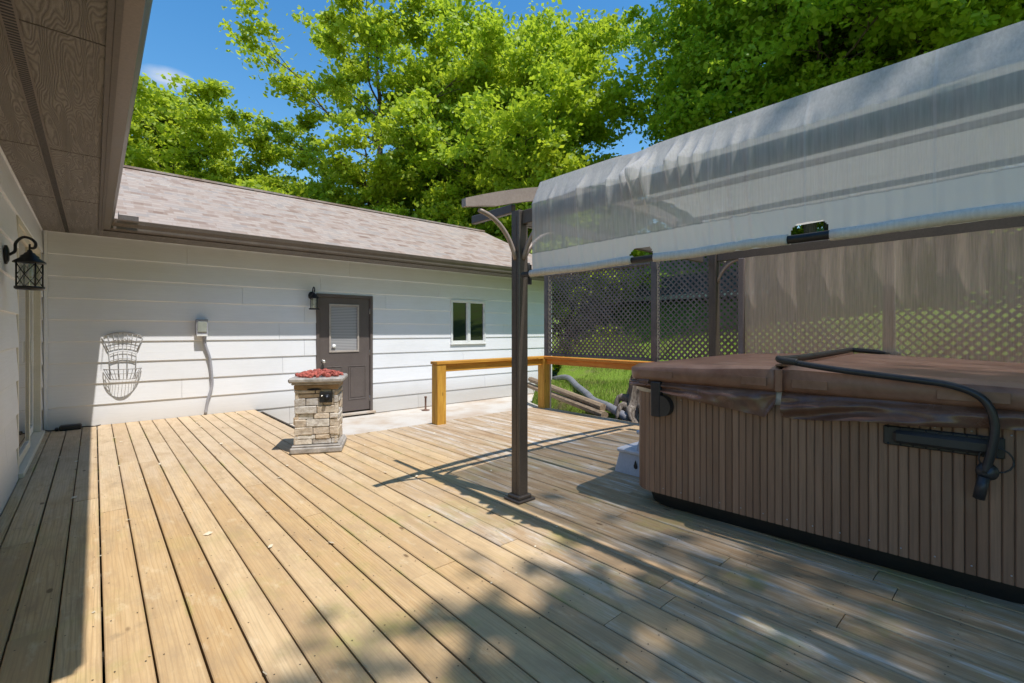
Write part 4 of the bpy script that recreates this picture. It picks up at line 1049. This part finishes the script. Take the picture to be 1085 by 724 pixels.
# black mount box near the corner
bx = empty('lifter_bracket', T(.25, -.03, .7)); tag(bx, 'upright black bracket box near the far corner of the hot tub', 'bracket')
mb = MB(); q = MB(); q.box((.185, -.055, .66), (.255, -.002, .90), ch=.006); q.v = [tuple(T(*v)) for v in q.v]; mb.merge(q); mb.build('plate', M['grey_dark'] if 'grey_dark' in M else M['lifter'], bx)
mb = MB(); vs = []
n = 12
side = [(.257, .665)]+[(.257+.075*math.cos(a), .735+.075*math.sin(a)) for a in [(-math.pi/2+.7)+i*(math.pi-.7)/n for i in range(n+1)]]
A = [T(a, -.062, z) for a, z in side]; B = [T(a, -.004, z) for a, z in side]; k = len(side)
mb.add(A+B, [(i, (i+1) % k, k+(i+1) % k, k+i) for i in range(k)]+[tuple(range(k)), tuple(range(2*k-1, k-1, -1))]); mb.build('socket', M['blackpl'], bx)
# grey steps at the tub's far side
sp = empty('spa_steps', (3.95, 2.3, 0)); tag(sp, 'light grey plastic spa steps at the far end of the hot tub', 'steps')
mb = MB(); X0, X1 = 3.50, 4.25
def stepbox(mb, x0, x1, y0, y1, z0, z1, fl=.03):
    vs = [(x0-fl, y0, z0), (x1+fl, y0, z0), (x1+fl, y1+fl, z0), (x0-fl, y1+fl, z0), (x0, y0, z1), (x1, y0, z1), (x1, y1, z1), (x0, y1, z1)]
    mb.add(vs, [(0,3,2,1),(4,5,6,7),(0,1,5,4),(1,2,6,5),(2,3,7,6),(3,0,4,7)])
stepbox(mb, X0, X1, 2.13, 2.48, .002, .175); stepbox(mb, X0+.02, X1-.02, 2.13, 2.28, .176, .36)
mb.build('step_body', M['grey_pl'], sp)
for (y0, y1, z) in ((2.12, 2.50, .178), (2.12, 2.30, .362)):
    mb = MB(); mb.box((X0-.02, y0, z), (X1+.02, y1, z+.035), ch=.010); mb.build('tread', grime('light_grey_tread', (.52, .53, .58), .6), sp)
mb = MB()  # teardrop handle hole
pts = [(0, .055), (.010, .03), (.02, .0), (.016, -.018), (0, -.025), (-.016, -.018), (-.02, 0), (-.010, .03)]
mb.add([(X0-.0165+(.075+b)*0-.006, 2.30+a, .085+b) for a, b in pts], [tuple(range(8))]); mb.build('hand_hole', M['black'], sp)

# ------------------------------------------------------------ stone fire column
fc = empty('fire_column', (1.80, 5.11, 0), R(-28)); tag(fc, 'stacked stone gas fire column with concrete cap on the deck', 'fire column')
Mf = Matrix.Rotation(R(-28), 4, 'Z'); Tf = Matrix.Translation((1.80, 5.11, 0)) @ Mf
def fbuild(mb, name, mat): mb.v = [tuple(Tf @ Vector(v)) for v in mb.v]; return mb.build(name, mat, fc)
mb = MB(); mb.box((-.25, -.25, .003), (.25, .25, .065), ch=.012); mb.box((-.235, -.235, .0652), (.235, .235, .085), ch=.008); fbuild(mb, 'plinth', M['cap'])
mb = MB(); mb.box((-.19, -.19, .08), (.19, .19, .66)); fbuild(mb, 'core', M['joist'])
r = random.Random(21); mb = MB()
for side in range(4):
    A = Matrix.Rotation(side*math.pi/2, 4, 'Z'); z = .088
    while z < .64:
        h = r.choice([.045, .055, .07, .08]); 
        if z+h > .645: h = .65-z
        x = -.21
        while x < .209:
            w = r.uniform(.10, .26); 
            if x+w > .16: w = .21-x
            hh = h
            dpt = r.uniform(.198, .218); col = (r.random(), r.random(), r.random())
            if side == 0 and x < .16 and x+w > .02 and z+hh > .50 and z < .62: 
                dpt = .196
            if w > .01:
                q = MB(); q.box((x+.002, -dpt, z+.002), (x+w-.002, -.17, z+hh-.002), 0, col, ch=.006)
                q.v = [tuple(A @ Vector((v[0], v[1]+(r.uniform(-.004, .004)), v[2]+r.uniform(-.002, .002)))) for v in q.v]; mb.merge(q)
            x += w
        z += h
fbuild(mb, 'stone_cladding', M['stone'])
mb = MB(); mb.box((-.215, -.215, .651), (.215, .215, .700), ch=.008); fbuild(mb, 'collar', M['cap_tan'])
mb = MB(); mb.box((-.235, -.235, .7005), (.235, .235, .722), ch=.006); mb.box((-.262, -.262, .7225), (.262, .262, .772), ch=.014); fbuild(mb, 'cap', M['cap'])
mb = MB(); mb.box((.03, -.222, .515), (.155, -.195, .625), ch=.004); fbuild(mb, 'control_panel', M['black'])
mb = MB(); mb.lathe([(0,0),(.028,0),(.028,.008),(.018,.014),(.018,.035),(0,.037)], (0,0,0), 18); mb.v = [(.105+x, -.222-z, .575+y) for x, y, z in mb.v]; fbuild(mb, 'knob', M['lifter'])
mb = MB(); mb.lathe([(0,0),(.010,0),(.008,.012),(0,.014)], (0,0,0), 12); mb.v = [(.055+x, -.222-z, .585+y) for x, y, z in mb.v]; fbuild(mb, 'igniter', M['chrome'])
mb = MB(); mb.lathe([(0,0),(.07,0),(.07,.006),(0,.008)], (0,0,0), 24); mb.v = [(-.02+x, -.216-z, .652+y*.16) for x, y, z in mb.v]; fbuild(mb, 'vent_slot', M['black'])
mb = MB(); r = random.Random(9)
ico = []; 
import bmesh
bm = bmesh.new(); bmesh.ops.create_icosphere(bm, subdivisions=1, radius=1); iv = [v.co.copy() for v in bm.verts]; ifc = [tuple(v.index for v in f.verts) for f in bm.faces]; bm.free()
for k in range(150):
    a = r.uniform(0, 6.28); q = math.sqrt(r.random()); x = .21*q*math.cos(a)*1.1; y = .21*q*math.sin(a)*1.1
    z = .775+.04*(1-q*q)+r.uniform(0, .012); s = r.uniform(.014, .026); rot = Matrix.Rotation(r.uniform(0, 6), 3, 'X') @ Matrix.Rotation(r.uniform(0, 6), 3, 'Z')
    mb.add([tuple(Tf @ (rot @ Vector((v.x*s*1.3, v.y*s, v.z*s*.8))*(1+r.uniform(-.25, .25))+Vector((x, y, z)))) for v in iv], ifc, 0, False)
o = mb.build('lava_rocks', M['red']); tag(o, 'heap of red lava rocks on top of the fire column', 'lava rocks', kind='stuff')

# ------------------------------------------------------------ neighbour building seen through the lattice
nb = empty('neighbour_building', (20, 13, 0)); tag(nb, 'grey neighbouring building half hidden behind the lattice fence', 'building')
mb = MB(); mb.box((19, 7, .2), (24, 17, 2.75)); mb.build('wall', M['nb_wall'], nb)
mb = MB(); mb.add([(18.4, 6.5, 2.78), (18.4, 17.5, 2.78), (21.5, 17.5, 4.0), (21.5, 6.5, 4.0), (24.6, 17.5, 2.78), (24.6, 6.5, 2.78)], [(0,3,2,1),(3,5,4,2),(0,5,3),(1,2,4)]); mb.build('roof', M['nb_roof'], nb)
mb = MB(); mb.box((18.35, 6.45, 2.60), (18.398, 17.55, 2.80)); mb.build('fascia', M['trim'], nb)
for y in (9, 12.5, 15):
    mb = MB(); mb.box((18.97, y, 1.6), (18.99, y+1.1, 2.4)); mb.build('window', M['glass'], nb)

# ------------------------------------------------------------ trees
def make_tree(name, seed, height, trunk_r, crown_r, crown_lo, nleaf, leafsz, mat, dens=1.0, open_=False, lean=(0, 0)):
    """returns a root empty at origin with trunk and crown"""
    r = random.Random(seed); g = np.random.default_rng(seed); root = empty(name, (0, 0, 0)); mb = MB()
    top = Vector((lean[0]*height, lean[1]*height, height*.92))
    def wander(p0, p1, n, amp):
        pts = []
        for i in range(n+1):
            f = i/n; p = p0.lerp(p1, f); 
            if 0 < i: p = p+Vector((r.gauss(0, amp), r.gauss(0, amp), r.gauss(0, amp*.5)))
            pts.append(p)
        return pts
    tr = wander(Vector((0, 0, -.5)), top, 9, height*.012)
    tr = curve(tr, 3); n = len(tr)
    mb.tube(tr, [trunk_r*(1.25 if i == 0 else 1)*(1-.9*i/n) for i in range(n)], 9)
    tips = []; nl = 18 if open_ else 30
    for k in range(nl):
        f = crown_lo+(1-crown_lo)*(k+.3)/nl; i = min(n-2, int(f*n)); p0 = tr[i]
        az = k*2.399+r.uniform(-.4, .4); 
        ff = (f-crown_lo)/(1-crown_lo)
        L = crown_r*(math.sin(math.pi*min(1, ff*.82+.20))**.7)*r.uniform(.7, 1.12); up = L*(.35+.5*ff)+.2
        p1 = p0+Vector((math.cos(az)*L, math.sin(az)*L, up))
        lim = curve(wander(p0, p1, 4, L*.06), 3); m = len(lim); r0 = trunk_r*(1-.9*i/n)*.55
        mb.tube(lim, [max(.012, r0*(1-.88*j/m)) for j in range(m)], 6)
        nsb = 12 if open_ else 14
        for q in range(nsb):
            j = int(m*(.22+.76*q/nsb)); b0 = lim[min(j, m-1)]; a2 = az+r.uniform(-1.5, 1.5); l2 = L*r.uniform(.22, .5)
            b1 = b0+Vector((math.cos(a2)*l2, math.sin(a2)*l2, l2*r.uniform(-.15, .75)))
            sb = wander(b0, b1, 3, l2*.08); mb.tube(sb, [max(.006, r0*.3*(1-.28*t)) for t in range(4)], 4)
            tips.append((b1, l2)); tips.append((sb[2], l2*.8))
        tips.append((p1, L*.3))
    tips.append((tr[-1], crown_r*.3))
    mb.build('trunk', M['bark'], root, world=False)
    C = np.array([t[0] for t in tips]); n = len(C); w = np.array([t[1] for t in tips])+.4; w /= w.sum()
    cid = g.choice(n, nleaf, p=w)
    cs = (crown_r*(.072 if open_ else .088))*(.6+.9*g.random(n))
    # sub-clumps within a tip
    sub = g.normal(0, 1, (n, 7, 3)); sub /= np.linalg.norm(sub, axis=2, keepdims=True)
    sc_ = g.integers(0, 7, nleaf)
    P = C[cid]+sub[cid, sc_]*cs[cid][:, None]*np.array([1, 1, .45])+g.normal(0, 1, (nleaf, 3))*(cs[cid][:, None]*np.array([.5, .5, .26]))*np.where(g.random(nleaf) < .16, 1.9, .8)[:, None]
    N = g.normal(0, 1, (nleaf, 3)); N[:, 1] -= .25; N[:, 2] = np.abs(N[:, 2])+.25; N /= np.linalg.norm(N, axis=1, keepdims=True)
    t = g.normal(0, 1, (nleaf, 3)); A = np.cross(N, t); A /= np.linalg.norm(A, axis=1, keepdims=True); B = np.cross(N, A)
    sz = leafsz*(.6+.8*g.random(nleaf))[:, None]
    quads_mesh('crown', P, A*sz, B*sz*.62, mat, root)
    return root
def copy_tree(o):
    c = o.copy(); COL.objects.link(c)
    for ch in o.children:
        d = ch.copy(); COL.objects.link(d); d.parent = c
    return c
protoA = make_tree('broadleaf_tree', 1, 17, .30, 5.2, .30, 42000, .115, M['leaf_a'], open_=True)      # open crowned
protoB = make_tree('broadleaf_tree', 2, 18, .26, 5.0, .20, 70000, .115, M['leaf_b'])
protoC = make_tree('broadleaf_tree', 3, 11, .16, 4.2, .06, 70000, .108, M['leaf_a'])
protoD = make_tree('broadleaf_tree', 4, 16, .24, 5.2, .24, 85000, .105, M['leaf_c'])
used = set()
def place(pr, px, d, dz, sc, rz, label, sz=None):
    p = pd(px, d); o = pr if pr.name not in used else copy_tree(pr)
    if pr.name not in used: used.add(pr.name)
    o.location = (p.x, p.y, zt(p.x, p.y)+dz); o.rotation_euler = (0, 0, R(rz)); o.scale = (sc, sc, sz or sc)
    tag(o, label, 'tree', 'trees on the wooded bank behind the house'); return o
place(protoA, 402, 22, -.3, 1.0, 20, 'tall open-crowned tree with sky showing between its limbs above the roof')
place(protoC, 175, 23, 0, 1.08, 0, 'bushy bright tree nearest the left eave behind the roof ridge')
place(protoC, 262, 26, 0, .80, 95, 'low rounded tree between the leftmost tree and the open-crowned one')
place(protoC, 325, 22, 0, .74, 200, 'low leafy tree in front of the open-crowned tree, left of its trunk')
place(protoC, 450, 24, 0, .95, 300, 'low leafy tree just right of the open-crowned tree trunk')
place(protoC, 110, 28, 0, .95, 50, 'bright tree mostly hidden behind the left eave')
place(protoB, 520, 23, 0, .98, 0, 'tall mid-green tree above the end of the roof ridge')
place(protoB, 566, 20, 0, .82, 130, 'tall dark-trunked tree over the pergola arch end')
place(protoB, 520, 36, 0, .9, 250, 'tall tree in the back row behind the end of the roof ridge')
place(protoC, 565, 19, 0, .85, 160, 'bushy tree low behind the pergola post')
place(protoD, 820, 19, 0, .86, 10, 'dark green tree just right of the sky gap')
place(protoD, 860, 17, 0, 1.0, 100, 'dense dark tree above the middle of the drape')
place(protoD, 965, 18, 0, 1.05, 190, 'dense dark tree above the right part of the drape')
place(protoB, 1010, 15, 0, .95, 60, 'dense green tree at the upper right corner')
place(protoD, 1120, 16, 0, 1.0, 280, 'dark tree at the right edge of the wood')
place(protoB, 880, 28, 0, 1.05, 200, 'tall back-row tree behind the dark tree by the sky gap')
place(protoB, 960, 27, 0, 1.1, 310, 'tall back-row tree behind the middle of the drape')
place(protoC, 650, 24, 0, .62, 40, 'low tree filling the foot of the sky gap')
place(protoC, 745, 34, 0, .8, 80, 'low tree behind the lattice fence near the rear pergola post')
place(protoC, 850, 33, 0, .8, 140, 'low tree behind the sheer curtain')
place(protoC, 980, 30, 0, .9, 220, 'low tree at the right behind the curtain')
# shade trees behind the camera (their shadows fall on the deck)
for (x, y, pr, sc_, rz, lb) in ((1.9, -9.75, protoD, 1.0, 33, 'tree behind the viewer shading the front of the deck'), (10.5, -10.0, protoD, .9, 120, 'tree to the right of the viewer beyond the hot tub'), (-1.5, -13, protoB, .8, 10, 'tree standing far behind the viewer'), (5, -16, protoD, .9, 70, 'tall dark tree far behind the viewer'), (12, -9, protoB, .8, 200, 'tree far behind and right of the hot tub')):
    o = copy_tree(pr); o.location = (x, y, -.6); o.rotation_euler = (0, 0, R(rz)); o.scale = (sc_,)*3; tag(o, lb, 'tree', 'trees around the deck out of frame')

# ------------------------------------------------------------ light, sky, camera
Ld = Vector((-.08, .47, -1)).normalized()
sun = bpy.data.lights.new('sun', 'SUN'); sun.energy = 5.0; sun.angle = R(.55); sun.color = (1, .965, .91)
so = bpy.data.objects.new('sun', sun); COL.objects.link(so); so.rotation_euler = Ld.to_track_quat('-Z', 'Y').to_euler()
W = bpy.data.worlds.new('World'); SC.world = W; W.use_nodes = True; nt = W.node_tree; nt.nodes.clear()
out = nt.nodes.new('ShaderNodeOutputWorld'); bg = nt.nodes.new('ShaderNodeBackground'); sky = nt.nodes.new('ShaderNodeTexSky')
sky.sky_type = 'NISHITA'; sky.sun_disc = False; sky.sun_elevation = math.asin(-Ld.z); sky.sun_rotation = math.pi-.17
sky.air_density = 1.5; sky.dust_density = .2; sky.ozone_density = 3.0; sky.altitude = 200
bg.inputs[1].default_value = .142
tc = nt.nodes.new('ShaderNodeTexCoord')
def wn(t, **k):
    n = nt.nodes.new(t)
    for a, b in k.items(): setattr(n, a, b)
    return n
# two small wisps of cloud low on the left
u, v = (178-542.5)/F, (351-84)/F; cd = Vector((s_+u*c_, c_-u*s_, v)).normalized()
u, v = (150-542.5)/F, (351-92)/F; cd2 = Vector((s_+u*c_, c_-u*s_, v)).normalized()
nz = wn('ShaderNodeTexNoise'); nz.inputs['Scale'].default_value = 22; nz.inputs['Detail'].default_value = 6
mpn = wn('ShaderNodeMapping'); mpn.inputs['Scale'].default_value = (1, 1, 2.6); nt.links.new(tc.outputs['Generated'], mpn.inputs[0]); nt.links.new(mpn.outputs[0], nz.inputs['Vector'])
acc = None
for c, rad in ((cd, .052), (cd2, .026)):
    ds = wn('ShaderNodeVectorMath', operation='SUBTRACT'); nt.links.new(tc.outputs['Generated'], ds.inputs[0]); ds.inputs[1].default_value = c
    sc2 = wn('ShaderNodeVectorMath', operation='MULTIPLY'); nt.links.new(ds.outputs[0], sc2.inputs[0]); sc2.inputs[1].default_value = (1, 1, 2.2)
    ln = wn('ShaderNodeVectorMath', operation='LENGTH'); nt.links.new(sc2.outputs[0], ln.inputs[0])
    mr = wn('ShaderNodeMapRange'); nt.links.new(ln.outputs['Value'], mr.inputs[0]); mr.inputs[1].default_value = rad; mr.inputs[2].default_value = 0
    if acc is None: acc = mr.outputs[0]
    else:
        mx = wn('ShaderNodeMath', operation='MAXIMUM'); nt.links.new(acc, mx.inputs[0]); nt.links.new(mr.outputs[0], mx.inputs[1]); acc = mx.outputs[0]
ml = wn('ShaderNodeMath', operation='MULTIPLY'); nt.links.new(acc, ml.inputs[0]); nt.links.new(nz.outputs[0], ml.inputs[1])
m2 = wn('ShaderNodeMapRange'); nt.links.new(ml.outputs[0], m2.inputs[0]); m2.inputs[1].default_value = .12; m2.inputs[2].default_value = .45; m2.inputs[4].default_value = .6
hs = wn('ShaderNodeHueSaturation'); hs.inputs['Saturation'].default_value = 1.35; hs.inputs['Value'].default_value = 1.25; nt.links.new(sky.outputs[0], hs.inputs['Color'])
mixc = wn('ShaderNodeMix', data_type='RGBA'); nt.links.new(m2.outputs[0], mixc.inputs[0]); nt.links.new(hs.outputs[0], mixc.inputs[6]); mixc.inputs[7].default_value = (6, 6.1, 6.3, 1)
nt.links.new(mixc.outputs[2], bg.inputs[0]); nt.links.new(bg.outputs[0], out.inputs[0])
cam = bpy.data.cameras.new('camera'); co = bpy.data.objects.new('camera', cam); COL.objects.link(co)
co.location = (0, 0, H); co.rotation_euler = (R(90), 0, -TH)
cam.sensor_width = 36; cam.lens = F/1085*36; cam.shift_y = -11/1085; cam.clip_start = .05; cam.clip_end = 1000
SC.camera = co
SC.view_settings.view_transform = 'Standard'; SC.view_settings.look = 'None'; SC.view_settings.exposure = 0
SC.cycles.transparent_max_bounces = 24
